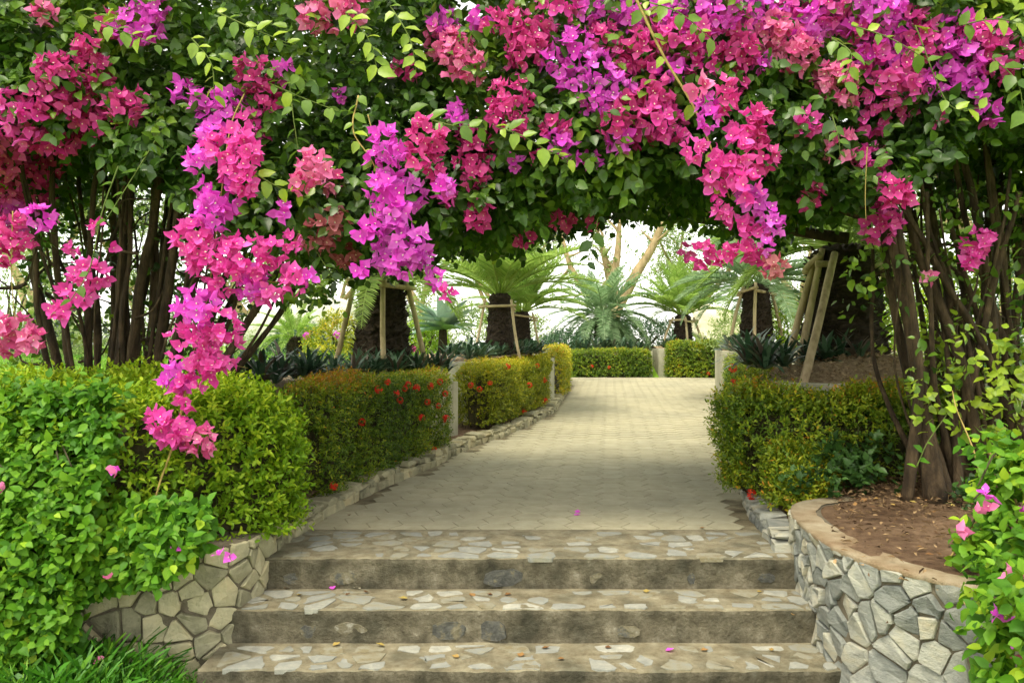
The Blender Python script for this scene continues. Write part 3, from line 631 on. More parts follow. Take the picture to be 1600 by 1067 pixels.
# young shoots
for pts, r0, lf, nl, ti, root in [
    ([at(985, -20, 3.9), at(1035, 85, 3.85), at(1085, 170, 3.8), at(1120, 255, 3.78), at(1140, 310, 3.8)], .011, .085, 11, .85, bougR),
    ([at(255, 200, 4.0), at(215, 265, 3.95), at(165, 345, 3.9)], .006, .07, 10, .6, bougL), ([at(420, 130, 4.0), at(465, 150, 3.95), at(530, 175, 3.95)], .006, .08, 9, .7, bougL),
    ([at(385, 262, 3.75), at(430, 290, 3.72), at(480, 308, 3.8)], .006, .08, 9, .9, bougL), ([at(775, 198, 3.9), at(815, 212, 3.85), at(855, 235, 3.85), at(890, 250, 3.9)], .006, .085, 12, .85, bougR),
    ([at(452, 130, 4.0), at(458, 180, 3.95), at(466, 235, 3.95)], .006, .075, 8, .6, bougL), ([at(340, 20, 3.95), at(395, 45, 3.9), at(450, 68, 3.9)], .006, .085, 11, .85, bougL),
    ([at(120, 20, 3.9), at(180, 45, 3.85), at(245, 70, 3.85)], .006, .085, 12, .8, bougL), ([at(540, 20, 3.9), at(575, 60, 3.85), at(590, 110, 3.85)], .006, .085, 13, 1., bougL), ([at(610, 10, 4), at(640, 60, 3.9), at(650, 110, 3.9)], .006, .08, 12, .9, bougL),
    ([at(300, 60, 3.9), at(330, 100, 3.85), at(335, 150, 3.85)], .006, .08, 11, .8, bougL), ([at(1000, 0, 3.9), at(1060, 20, 3.8), at(1110, 60, 3.8)], .006, .08, 10, .85, bougR),
    ([at(1330, 40, 3.9), at(1390, 60, 3.85), at(1450, 95, 3.85)], .006, .08, 9, .8, bougR), ([at(1500, 40, 3.9), at(1560, 30, 3.8), at(1620, 45, 3.8)], .006, .08, 10, .9, bougR), ([at(1300, 60, 3.9), at(1330, 85, 3.8), at(1320, 130, 3.8)], .006, .08, 9, .7, bougR),
    ([at(1300, 180, 3.95), at(1310, 215, 3.9), at(1313, 250, 3.9)], .005, .075, 8, .5, bougR), ([at(1550, 90, 3.9), at(1590, 130, 3.85), at(1600, 190, 3.85)], .005, .09, 9, .6, bougR), ([at(560, 150, 3.9), at(552, 205, 3.85), at(585, 260, 3.8), at(595, 330, 3.75)], .007, .075, 12, .8, bougL),
    ([at(185, 260, 4.0), at(160, 330, 3.95), at(140, 420, 3.9), at(110, 470, 3.9)], .006, .06, 8, .4, bougL), ([at(1430, 40, 3.95), at(1480, 160, 3.9), at(1530, 170, 3.85)], .005, .08, 7, .85, bougR),
    ([at(640, 175, 3.95), at(700, 195, 3.85), at(750, 200, 3.85)], .006, .085, 8, .7, bougR), ([at(935, 340, 4.2), at(925, 380, 4.15), at(918, 410, 4.15)], .005, .08, 7, .25, bougR), ([at(480, 370, 4.1), at(505, 410, 4.0), at(525, 440, 4.0)], .005, .08, 8, .2, bougL)]:
    shoot(root, pts, r0, lf, M['boug'], nl, ti)
# flower clusters: photo column, row, radius, colour
FL = '''70 22 24 s|168 40 24 c|222 38 40 m|245 15 24 m|205 50 26 m|132 75 24 c|78 112 30 c|122 118 36 c|148 108 28 c|70 165 32 c|105 160 30 c|135 168 34 c|195 165 32 c|210 160 24 c|155 190 28 c|30 185 42 h|15 215 36 h|90 225 26 c|125 222 24 c|60 215 30 c
80 255 26 c|25 268 36 h|48 298 36 h|22 335 42 m|60 342 26 m|20 368 36 c|5 390 30 c|0 300 30 h|5 250 34 h|285 143 24 m|320 165 24 m|355 160 30 m|345 190 34 m|392 198 28 h|395 118 30 c|440 110 22 m|410 150 28 c|425 158 22 c|330 212 22 m|372 212 26 h
308 255 24 m|340 232 28 h|385 235 32 h|375 275 30 h|345 305 38 m|330 330 36 m|385 292 24 h|300 375 36 h|330 402 44 h|378 400 40 h|418 440 36 h|352 430 34 h|392 440 34 m|458 440 26 h|485 435 14 m|455 382 20 h|430 395 24 h|310 478 38 m|345 508 32 h|298 538 40 h|350 550 30 h|325 560 28 h|332 580 18 h|278 592 30 m|292 612 30 h
262 665 32 h|310 690 30 s|250 660 26 h|290 680 28 h|130 425 24 h|155 432 24 h|110 460 18 h|133 465 18 h|85 480 16 h|102 488 16 h|150 350 12 h|175 385 9 h|112 388 10 h|22 522 38 s|50 528 24 s|0 510 26 s|490 262 32 s|520 282 24 s|472 285 22 s|440 325 17 m|490 25 28 s|525 18 34 s|548 10 30 s
500 368 34 d|538 395 28 d|520 345 26 d|600 215 26 m|618 240 22 m|585 250 16 m|606 265 22 v|600 302 36 m|640 300 32 v|616 330 28 m|592 350 22 m|612 365 28 v|642 382 36 v|602 400 28 v|655 400 30 v|622 416 24 m|682 435 20 m|696 455 13 h|563 420 15 m|570 362 18 m|660 215 32 c|682 230 24 c|650 250 18 c|676 266 20 c|530 152 12 m
698 42 32 m|690 68 32 s|716 95 38 s|738 100 28 s|705 75 34 s|745 30 17 m|635 112 24 c|770 35 22 c|815 58 32 c|822 82 30 c|805 38 30 c|840 65 26 c|800 110 14 c|795 155 36 c|786 182 24 c|812 190 20 c|710 175 19 m|716 190 16 m|745 220 34 c|740 250 36 c|745 275 28 c|690 290 22 m|702 310 16 h|866 202 26 c|872 222 24 m|885 230 18 m|803 260 14 m|838 245 13 c|900 250 12 m|925 250 18 m
862 90 22 m|896 75 32 m|886 122 26 m|930 118 40 v|926 152 28 m|962 140 32 v|972 95 28 h|1000 80 32 c|940 60 30 c|950 20 36 m|920 10 28 m|870 10 32 h|985 30 28 m|985 175 30 c|1022 150 32 c|960 190 26 c|970 218 26 m|1005 215 24 c|1032 180 32 h|1052 200 28 h|1040 160 26 h|870 342 16 c|886 346 14 c|925 350 12 h|820 375 20 c|745 345 24 c|758 330 16 c
1080 20 32 m|1092 50 30 h|1130 20 32 m|1150 35 28 h|1182 20 32 m|1212 10 30 m|1242 5 30 h|1200 50 32 s|1222 62 30 s|1252 75 32 s|1240 90 26 s|1262 48 30 v|1300 10 32 h|1330 20 32 m|1352 36 30 h|1382 15 32 m|1310 42 30 m|1362 62 30 h|1392 50 30 m|1432 40 30 h|1440 62 26 h|1090 80 15 m|1084 102 14 h|1146 85 28 c|1166 76 22 c|1190 98 16 m|1130 132 14 c|1156 130 16 c
1310 125 32 s|1322 146 24 s|1290 120 22 s|1370 88 32 m|1392 116 40 h|1380 138 26 h|1422 125 28 h|1490 60 38 m|1520 56 32 h|1500 92 36 m|1506 126 28 m|1462 130 24 m|1560 92 32 h|1540 70 30 h|1526 150 16 m|1545 180 24 m|1090 135 16 s|1102 160 20 m|1110 186 22 m|1132 160 24 c|1084 232 24 h
1170 205 34 h|1182 188 28 c|1150 236 36 h|1190 246 32 c|1140 270 30 h|1118 286 28 h|1166 295 28 h|1176 312 26 v|1130 330 20 h|1200 332 22 v|1162 352 24 h|1210 352 20 v|1182 368 22 h|1195 388 14 v|1265 190 22 h|1250 196 16 h|1310 226 30 s|1366 190 28 h|1416 172 20 h|1366 242 26 h|1352 250 18 h|1396 300 26 c|1380 288 18 h|1412 306 18 c|1265 312 20 c|1272 298 16 c|1375 352 30 h|1392 346 22 h|1465 185 13 c
1075 395 13 c|1100 400 24 c|1130 400 20 c|1190 410 22 c|1160 390 22 c|1212 415 22 d|1525 380 26 h|1512 405 20 h|1540 375 18 h|1452 436 13 s|1060 60 30 h|1040 20 34 m|1020 60 30 h|1010 110 26 h|1280 30 28 m|1410 85 26 m|1050 110 26 m|1110 95 22 h'''
ITEMS = [tuple(q.split()) for q in FL.replace('\n', '|').split('|')]
pl, pr = proj(LL['P']), proj(LR['P'])
def near_leaf(px, py, rr=22, lo=3.6):
    best = 9
    for (a, b), L in ((pl, LL), (pr, LR)):
        m = (np.abs(a - px) < rr) & (np.abs(b - py) < rr)
        if m.any(): best = min(best, np.quantile(L['P'][m, 1], .04))
    return best if best < 8 else 4.2
STRAND = lambda x, y: (x < 500 and x > 225 and y > 200) or (555 < x < 700 and y > 195) or (1080 < x < 1225 and y > 130)
for q in ITEMS:
    px, py, r = (float(v) for v in q[:3]); root = bougL if px < 720 else bougR
    if STRAND(px, py): Y = R.uniform(3.66, 3.78)
    elif px < 180 and py > 340: Y = R.uniform(3.9, 4.1)
    elif py > 365 and px > 1050: Y = R.uniform(4.1, 4.4)
    else: Y = np.clip(near_leaf(px, py) - .02, 3.7, 5.0)
    p = at(px + R.uniform(-3, 3), py + R.uniform(-3, 3), Y); place_cluster(root, p, r * (1.28 if px > 1050 and py < 160 else 1.13), q[3])
# hanging stems of the long strands
for pts, r0, root in (([at(385, 140, 4.05), at(360, 200, 3.85), at(345, 310, 3.8), at(325, 460, 3.8), at(300, 560, 3.78)], .006, bougL), ([at(300, 560, 3.78), at(275, 680, 3.74), at(248, 760, 3.68), at(215, 876, 3.6)], .011, bougL),
                      ([at(575, 180, 3.95), at(600, 280, 3.8), at(625, 380, 3.78), at(690, 455, 3.78)], .005, bougL), ([at(345, 420, 3.8), at(420, 440, 3.78), at(490, 435, 3.76)], .005, bougL), ([at(310, 560, 3.8), at(388, 575, 3.8)], .003, bougL),
                      ([at(1355, 230, 3.9), at(1352, 300, 3.9), at(1353, 345, 3.9)], .004, bougR), ([at(20, 330, 4.0), at(18, 430, 4.0), at(25, 520, 4.0)], .005, bougL)):
    shoot(root, pts, r0, .06, M['boug'], 0, name='hanging_stem')
for px, py, c in ((210, 826, 'm'), (240, 822, 'm'), (258, 824, 'm'), (195, 870, 'm'), (213, 876, 'd')): place_cluster(bougL, at(px, py, 3.6), 10, c)
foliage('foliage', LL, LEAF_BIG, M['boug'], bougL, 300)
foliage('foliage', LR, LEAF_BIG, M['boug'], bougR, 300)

# ------------------------------------------------------------------ hedges
def hedge_samples(line, n, hw, z0, z1, ez=6., es=10., bumps=.05, depth=.05, seed=0, lump=2.2, both=True):
    """points and normals on a lumpy rounded hedge swept along a plan line. hw, z0, z1: functions of t in 0..1"""
    ln = spline([(a, b, 0) for a, b in line], 80)[:, :2]; s = np.concatenate([[0], np.cumsum(np.linalg.norm(np.diff(ln, axis=0), axis=1))]); Lt = s[-1]
    H = float(np.mean(z1(np.linspace(0, 1, 5)) - z0(np.linspace(0, 1, 5)))); W = 2 * float(np.mean(hw(np.linspace(0, 1, 5))))
    ar = np.array([W * Lt, H * Lt, H * Lt, H * W, H * W]); f = R.choice(5, n, p=ar / ar.sum()); a, b, c = (R.uniform(-1, 1, n) for _ in range(3))
    c = np.where(f == 0, 1, c); b = np.where(f == 1, 1, np.where(f == 2, -1, b)); a = np.where(f == 3, 1, np.where(f == 4, -1, a))
    q = (np.abs(a) ** es + np.abs(b) ** ez + np.abs(np.maximum(c, 0)) ** ez) ** (1 / ez); a2, b2, c2 = a / np.maximum(q, 1) ** (ez / es), b / np.maximum(q, 1), np.where(c > 0, c / np.maximum(q, 1), c)
    t = (a2 + 1) / 2; u = t * Lt; x = np.interp(u, s, ln[:, 0]); y = np.interp(u, s, ln[:, 1]); tg = nrm(np.gradient(ln, axis=0)); tx = np.interp(u, s, tg[:, 0]); ty = np.interp(u, s, tg[:, 1])
    nx, ny = -ty, tx; h = hw(t); P = np.stack([x + nx * b2 * h, y + ny * b2 * h, z0(t) + (c2 + 1) / 2 * (z1(t) - z0(t))], -1)
    N = np.stack([nx * np.sign(b) * np.abs(b2) ** (ez - 1) + tx * np.sign(a) * np.abs(a2) ** (es - 1), ny * np.sign(b) * np.abs(b2) ** (ez - 1) + ty * np.sign(a) * np.abs(a2) ** (es - 1), np.maximum(c2, 0) ** (ez - 1)], -1)
    N = nrm(N + 1e-4); lum = nz(P, lump, seed) ; P = P + N * (bumps * lum - np.minimum(R.exponential(depth, n), .15))[:, None]
    return P, N, lum
def hedge(name, line, hw, z0, z1, n, k, size, L, mat, label, tmpl=LEAF_SM, cat_='hedge', t0=.45, topt=.3, singles=0, bumps=.05, core=.09, extra=None, group=None, seed=0, ez=6., es=10., up=.4, depth=.045, thin_f=None, lump=2.2):
    F_ = lambda v: v if callable(v) else (lambda t: np.full_like(np.asarray(t, float), v))
    hw, z0, z1 = F_(hw), F_(z0), F_(z1); mid = np.array(line)[len(line) // 2]
    root = empty(name, (*mid, float(z0(np.array([.5]))[0])), label, cat_, group)
    P, N, lum = hedge_samples(line, n, hw, z0, z1, ez, es, bumps, depth, seed, lump)
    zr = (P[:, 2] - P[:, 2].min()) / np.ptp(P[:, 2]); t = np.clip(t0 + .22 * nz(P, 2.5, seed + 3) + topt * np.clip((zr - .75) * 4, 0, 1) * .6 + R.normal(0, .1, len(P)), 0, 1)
    if thin_f is not None:
        kk = thin_f(P); P, N, t = P[kk], N[kk], t[kk]
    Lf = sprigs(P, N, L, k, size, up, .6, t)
    if extra: Lf = cat(Lf, *extra)
    if core:   # woody inside: many short twigs
        m = int(max(140, n * .05)); Q, NN, _ = hedge_samples(line, m, hw, z0, z1, ez, es, 0, core, seed); parts = []
        for q_, n_ in zip(Q, NN):
            b = q_ - n_ * R.uniform(.1, .22) - np.array([0, 0, R.uniform(.05, .25)]) + R.normal(0, .05, 3); parts.append(tube(np.array([b, (b + q_) / 2 + R.normal(0, .02, 3), q_]), [.007, .005, .003], 3, cap=False))
        V, F = join(parts); o = mk('twigs', V, F, M['twig'], root); o['kind'] = 'stuff'
        # added solid dark core: blocks the view through, stands for shaded wood inside
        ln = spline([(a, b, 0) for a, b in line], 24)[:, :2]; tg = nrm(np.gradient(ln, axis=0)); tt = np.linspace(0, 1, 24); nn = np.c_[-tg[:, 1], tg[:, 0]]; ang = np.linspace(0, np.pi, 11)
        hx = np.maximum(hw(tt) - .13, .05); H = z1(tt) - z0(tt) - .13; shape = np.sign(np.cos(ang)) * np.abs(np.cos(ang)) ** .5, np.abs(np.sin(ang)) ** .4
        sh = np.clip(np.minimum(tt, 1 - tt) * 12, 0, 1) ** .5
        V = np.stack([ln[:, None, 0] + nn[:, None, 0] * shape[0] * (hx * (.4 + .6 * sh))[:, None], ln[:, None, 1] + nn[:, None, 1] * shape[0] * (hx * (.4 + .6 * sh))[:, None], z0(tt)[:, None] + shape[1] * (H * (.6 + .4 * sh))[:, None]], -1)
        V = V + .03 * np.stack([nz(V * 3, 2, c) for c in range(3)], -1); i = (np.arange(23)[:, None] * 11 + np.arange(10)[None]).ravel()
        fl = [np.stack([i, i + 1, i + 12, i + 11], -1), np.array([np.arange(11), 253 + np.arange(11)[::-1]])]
        mk('dark_core', V.reshape(-1, 3), fl, M['twig'], root, smooth=True)
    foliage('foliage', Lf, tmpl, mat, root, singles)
    root_leaves[root.name] = Lf['P']
    return root
root_leaves = {}
def kl(y0, y1, side, off, n=6):
    y = np.linspace(y0, y1, n); return [(float((lx(v) if side < 0 else rx(v)) + side * off), float(v)) for v in y]

# big lime hedge over the low beige wall, with broad bougainvillea leaves spilling down its far end
def drape(n, x0, x1, zt, zl, y0, N, size, k, L, t0, slope=.35):
    x = R.uniform(x0, x1, n); f = R.uniform(0, 1, n); z = zl(x) + (zt - zl(x)) * f
    P = np.stack([x, y0 + slope * f ** 2 + .09 * nz(np.stack([x, 0 * x, z], -1), 3, 6) + R.exponential(.05, n), z], -1)
    return sprigs(P, np.tile(N, (n, 1)), L, k, size, .3, .6, np.clip(t0 + .25 * nz(P, 3, 8) + R.normal(0, .1, n), 0, 1), droop=.25)
big = drape(2800, -3.4, -1.8, .84, lambda x: np.interp(x, [-3.4, -1.95, -1.85, -1.75], [-.46, -.40, -.16, -.02]), 3.34, [0, -1, .3], .056, 6, .12, .45)
big2 = drape(420, -1.9, -1.36, .34, lambda x: np.interp(x, [-1.9, -1.36], [-.06, .14]), 3.46, [.1, -1, 0], .06, 5, .12, .35, .1)
hedge('hedge', [(-4.2, 4.15), (-3.0, 4.18), (-2.2, 4.24), (-1.28, 4.58)], .6, lambda t: .1 + 0 * t, lambda t: .81 + .02 * np.sin(t * 9) - .0 * np.clip(t - .8, 0, 1) * 5, 9000, 7, .043, .10, M['hedge_lime'],
      'big lime green leafy hedge spilling over the low beige rubble wall', t0=.45, topt=.5, singles=300, bumps=.09, seed=1, ez=4., es=8., extra=None, depth=.05)
hb = empty('leafy_shrub', (-2.6, 3.5, -.46), 'broad leaved green shrub hanging over the beige wall down to the grass', 'shrub')
foliage('foliage', cat(big, big2), LEAF_BIG, M['boug_bright'], hb, 300)
for k in range(22):
    p = np.array([R.uniform(-3.0, -1.9), 3.75, R.uniform(.2, .6)]); q = p + np.array([R.normal(0, .12), -.3, R.uniform(-.2, .1)]); V, F = tube(spline([p, (p + q) / 2 + [0, -.05, .08], q], 8), np.linspace(.008, .003, 8), 4); mk('stem', V, F, M['twig'], hb, smooth=True)
for px, py, r, c in ((185, 735, 13, 's'), (180, 728, 9, 'm'), (345, 866, 7, 'm'), (358, 868, 6, 'm'), (270, 857, 9, 'm'), (10, 957, 9, 'm'), (35, 946, 8, 'v'), (62, 970, 8, 'd'), (78, 1000, 9, 's'), (90, 995, 8, 's'), (152, 1024, 6, 's'), (170, 905, 7, 's'), (5, 757, 7, 's')):
    place_cluster(hb, at(px, py, 3.36), r, c)

# clipped hedges along the path
hA = hedge('hedge', kl(5.25, 7.55, -1, .33), .24, lambda t: zpath(5.25 + 2.3 * t) + .05, lambda t: .79 + .02 * np.sin(t * 7) + .03 * t, 9000, 6, .027, .055, M['hedge_box'], 'clipped green hedge with red ixora flowers before the first planter', t0=.42, topt=.85, bumps=.055, lump=4., seed=2, es=20)
hB = hedge('hedge', kl(8.75, 11.75, -1, .34), .25, lambda t: zpath(8.75 + 3. * t) + .12, lambda t: .865 + .03 * t, 9000, 6, .03, .06, M['hedge_gold'], 'clipped golden yellow hedge between two pale concrete planter ends', t0=.42, topt=.55, bumps=.055, lump=4., seed=4, es=20)
hC = hedge('hedge', kl(13.1, 18.4, -1, .2), .2, lambda t: zpath(13.1 + 5.3 * t) + .05, lambda t: 1.0 + .02 * t, 3500, 5, .045, .08, M['hedge_gold'], 'narrow yellow hedge where the path bends out of sight', t0=.5, topt=.3, seed=5, es=20)
hD = hedge('hedge', [(1.5, 19.95), (2.4, 19.95), (3.42, 19.9)], .22, .3, lambda t: .93 + .05 * t, 3600, 5, .05, .08, M['hedge_box'], 'far green hedge under the drooping blue green cycad', t0=.4, topt=.4, seed=6, es=14)
hE = hedge('hedge', [(3.85, 19.8), (4.4, 19.75), (5.1, 19.5)], .25, .3, lambda t: 1.12 + .04 * t, 3600, 5, .05, .08, M['hedge_box'], 'far green hedge left of the pale pillar under the cream rocks', t0=.45, topt=.35, seed=7, es=14)
hE['label'] = 'far rounded green hedge in front of the cream rocks'
hG = hedge('hedge', kl(6.2, 15.7, 1, .2, 9), .2, lambda t: zpath(6.2 + 9.5 * t) + .06, lambda t: .80 + .2 * t, 15000, 6, .03, .06, M['hedge_box'], 'long narrow ixora hedge edging the path before the mulch planter', t0=.4, topt=.5, bumps=.055, lump=4., seed=8, es=40)
hH = hedge('hedge', [(1.52, 5.45), (1.78, 5.2), (2.2, 5.12), (2.72, 5.2)], .24, lambda t: .12 + .05 * t, lambda t: .74 + .05 * t, 7600, 6, .032, .075, M['hedge_box'], 'loose olive green hedge wrapping the corner above the curved wall', t0=.47, topt=.5, bumps=.10, lump=3.2, seed=9, es=8, core=.12, depth=.07,
           thin_f=lambda P: ~((P[:, 0] > 2.0) & (P[:, 2] < .5) & (R.random(len(P)) < .62)))
hI = hedge('hedge', [(1.62, 4.88), (1.74, 4.72), (1.8, 4.62)], .16, .12, lambda t: .50 - .15 * t, 1700, 7, .034, .08, M['hedge_box'], 'small yellow green bush at the path corner beside the curved wall', t0=.6, topt=.2, bumps=.06, seed=10, core=0, es=4, ez=4, depth=.05)
# low dark leaves on the soil by the trunks
lowp = []
for k, (px, py, Y) in enumerate([(1300, 735, 4.7), (1345, 725, 4.8), (1280, 760, 4.6), (1530, 800, 4.2), (1490, 720, 4.8), (1325, 745, 4.65)]):
    r_ = empty('low_plant', at(px, py + 25, Y), 'small dark leafy plant low on the red soil under the hedge', 'plant', 'dark leafy plants low on the red soil')
    n = 26; P = at(px, py, Y) + R.normal(0, 1, (n, 3)) * [.09, .06, .06]; foliage('foliage', sprigs(P, np.tile([0, -.5, .6], (n, 1)), .1, 5, .06, .4, .6, R.uniform(.1, .7, n)), LEAF_BIG, M['ivy'], r_)

# ixora flower heads on the hedges
def head_mesh(r, nf):
    d = nrm(R.normal(size=(nf, 3)) + [0, -.5, .4]); P, D, N, S, T = [], [], [], [], []
    a = nrm(np.cross(d, rnd(nf))); b = np.cross(d, a)
    for k in range(4):
        s = math.cos(k * 1.571) * a + math.sin(k * 1.571) * b; P.append(d * r); D.append(nrm(s + d * .2)); N.append(d); S.append(np.full(nf, r * .62)); T.append(R.uniform(.1, .9, nf))
    V, F, t = leaf_mesh_arrays(*[np.concatenate(q) for q in (P, D, N, S, T)], LEAF_SM)
    return mesh('flower_head', V, [F], M['ixora'], t, True)
HM = [head_mesh(.026, 16) for _ in range(3)]
def heads(root, spots, sc=1.0):
    P = root_leaves[root.name]; a, b = proj(P)
    for px, py in spots:
        m = np.hypot(a - px, b - py) < 9
        if not m.any(): continue
        q = P[m]; q = q[np.argmin(q[:, 1])] + [0, -.02, 0]; link('flower_head', HM[int(R.integers(3))], root, q, (R.uniform(-.4, .4), R.uniform(-3, 3), R.uniform(-.5, .5)), sc * R.uniform(.8, 1.2))
heads(hA, [(640, 602), (658, 606), (626, 608), (633, 622), (645, 596), (695, 600), (702, 612), (671, 634), (690, 634), (666, 652), (700, 652), (686, 696), (573, 655), (612, 600), (600, 608), (680, 600), (525, 757)])
heads(hB, [(751, 612), (823, 642), (858, 598), (848, 572), (772, 600), (860, 628), (730, 600), (835, 600), (800, 575)], 1.1)
heads(hG, [(1137, 571), (1148, 608), (1149, 644), (1142, 590), (1158, 672)], 1.1); heads(hI, [(1172, 768), (1176, 782)]); heads(hE, [(1100, 583), (1112, 580)], 1.5); heads(hD, [(925, 567), (950, 575)], 1.3)
heads(hH, [(1172, 766), (1167, 783)])

# broad leaved shrub spilling over the curved wall, with pink flowers
sR = empty('leafy_shrub', (2.2, 3.3, .2), 'bright green flowering shrub hanging over the curved grey wall', 'shrub')
def rs():
    f = R.random(); px = R.uniform(1500, 1720); py = R.uniform(700, 930) if f < .66 else R.uniform(930, 1075)
    if py < 860 and px < 1500 + (860 - py) * .25: px += 55
    if py > 920: px = R.uniform(1545, 1720)
    wy = float(np.interp(px, [1500, 1600, 1720], [2.98, 2.72, 2.45]))
    return at(px, py, (wy + .06 + .0022 * max(0, 905 - py) + R.exponential(.12)) if py < 905 else wy - .1 - R.exponential(.04))
foliage('foliage', scatter(400, rs, [-.35, -.8, .3], .062, 6, .13, .55), LEAF_BIG, M['boug_bright'], sR, 300)
for k in range(18):
    p = at(R.uniform(1540, 1680), R.uniform(700, 900), 3.4); q = p + np.array([R.normal(-.05, .15), -.25, R.uniform(-.35, .1)]); V, F = tube(spline([p, (p + q) / 2 + [0, -.03, .08], q], 8), np.linspace(.008, .004, 8), 4); mk('stem', V, F, M['stemgold'] if k % 2 else M['twig'], sR, smooth=True)
for px, py, r, c in ((1540, 770, 11, 'm'), (1550, 772, 9, 'm'), (1526, 800, 10, 's'), (1545, 795, 9, 's'), (1497, 830, 14, 's'), (1503, 824, 9, 's'), (1582, 895, 12, 's'), (1598, 905, 12, 's'), (1562, 958, 10, 'm'), (1570, 972, 11, 'm'), (1590, 1000, 11, 'm'), (1596, 1022, 12, 's'), (1600, 800, 10, 'm')):
    place_cluster(sR, at(px, py, 3.0 if py < 860 else 2.55), r, c)
shoot(sR, [at(1540, 770, 3.5), at(1520, 700, 3.7), at(1495, 640, 3.8), at(1488, 610, 3.85)], .007, .06, M['boug_bright'], 7, .8); shoot(sR, [at(1432, 730, 3.9), at(1450, 690, 3.9), at(1485, 640, 3.9)], .005, .06, M['boug_bright'], 7, .6)

# ------------------------------------------------------------------ rosette plants in the planters
def rosette_mesh_arr(n, size, fl):
    i = np.arange(n); az = i * 2.4 + R.normal(0, .1, n); el = np.clip(1.2 - 1.15 * i / n + R.normal(0, .16, n), .05, 1.5)
    D = np.stack([np.cos(az) * np.cos(el), np.sin(az) * np.cos(el), np.sin(el)], -1); N = nrm(np.stack([-np.cos(az) * np.sin(el), -np.sin(az) * np.sin(el), np.cos(el)], -1))
    return D, N, size * R.uniform(.75, 1.1, n)
STR = [mesh('leaf', LEAF_STRAP[0] @ np.diag([1, .95, 1.5]), [LEAF_STRAP[1][:2], LEAF_STRAP[1][2:, :3]], M['rosette'], np.full(7, t), True) for t in (.1, .3, .5, .65, .8, .95)]
def rosette(p, size, n, label, group, parts=True):
    r_ = empty('rosette_plant', p, label, 'plant', group); D, N, S = rosette_mesh_arr(n, size, 0); Mx = frames(D, N)
    if parts:
        for i in range(n): link('leaf', STR[int(R.integers(6))], r_, p + np.array([0, 0, .02]) + D[i] * .01, Matrix(Mx[i].tolist()).to_euler(), float(S[i]))
    else:
        V, F, t = leaf_mesh_arrays(np.tile(p, (n, 1)) + D * .01, D, N, S, R.uniform(0, .9, n), (LEAF_STRAP[0] @ np.diag([1, 1.2, 1]), LEAF_STRAP[1][:2])); mk('leaves', V, [F], M['rosette'], r_, t, True)
def ring(spots, z, size, n, label, group, parts=True):
    for x, y in spots: rosette(np.array([x, y, z + R.uniform(-.02, .03)]), size * R.uniform(.85, 1.15), n, label, group, parts)
spA = [(-1.95 + t * 1.33 - o * .35 + R.normal(0, .03), 6.05 + t * 2.2 + o * .22 + R.normal(0, .03)) for o in (.1, .55, 1.0) for t in np.linspace(.04, .99, 13)]
ring(spA, .76, .29, 22, 'dark green strap leaved rosette behind the ixora hedge round the stout propped trunk', 'rosettes in the first planter')
ring([(-.42 + t * 1.0 - o * .4, 9.5 + t * 3.1 + o * .2) for o in (.25, .8) for t in np.linspace(.0, .95, 14)], 0.93, .28, 20, 'dark green rosette behind the golden hedge', 'rosettes behind the golden hedge', False)
ring([(3.2 + t * .95 + o * .5, 11.7 + t * 3.9) for o in (.2, .7) for t in np.linspace(.0, 1, 9)], .96, .36, 18, 'dark rosette under the cycad with a hanging blue frond', 'rosettes under the hanging frond', False)
spF = [tuple(at(px, py, Y)[:2]) for px, py, Y in ((1185, 560, 6.6), (1205, 545, 6.9), (1230, 535, 7.2), (1262, 540, 6.9), (1290, 530, 6.7), (1315, 535, 6.8), (1340, 540, 6.7), (1195, 585, 6.3), (1170, 580, 6.5), (1225, 570, 6.35), (1180, 545, 7.6), (1165, 560, 8.2), (1205, 530, 8.0))]
ring(spF, .88, .31, 26, 'dark rosette with purple tinged strap leaves on the mulch by the biggest trunk', 'rosettes on the mulch planter')
ring([(1.7 + k * .23, 20.6 + R.uniform(0, .5)) for k in range(8)], .95, .45, 16, 'far dark rosette under the drooping blue green cycad', 'far rosettes under the blue green cycad', False)
ring([(3.95 + k * .24, 20.5 + R.uniform(0, .4)) for k in range(6)], 1.02, .4, 16, 'far dark rosette beside the cream rocks', 'far rosettes beside the cream rocks', False)
ag = empty('succulent', at(692, 545, 13.6), 'silvery green succulent with broad leaves between two propped trunks', 'plant')
D, N, S = rosette_mesh_arr(34, .62, 0); Mx = frames(D, N); am = [mesh('leaf', LEAF_BIG[0] @ np.diag([1, .62, 1.2]), [LEAF_BIG[1]], M['agave'], np.full(9, t), True) for t in (.1, .5, .9)]
for i in range(34): link('leaf', am[i % 3], ag, at(692, 516, 13.6) + D[i] * .03, Matrix(Mx[i].tolist()).to_euler(), float(S[i]))
V, F = tube(np.array([at(692, 560, 13.6), at(692, 515, 13.6)]), [.1, .07], 8); mk('trunk', V, F, M['cytrunk'], ag)

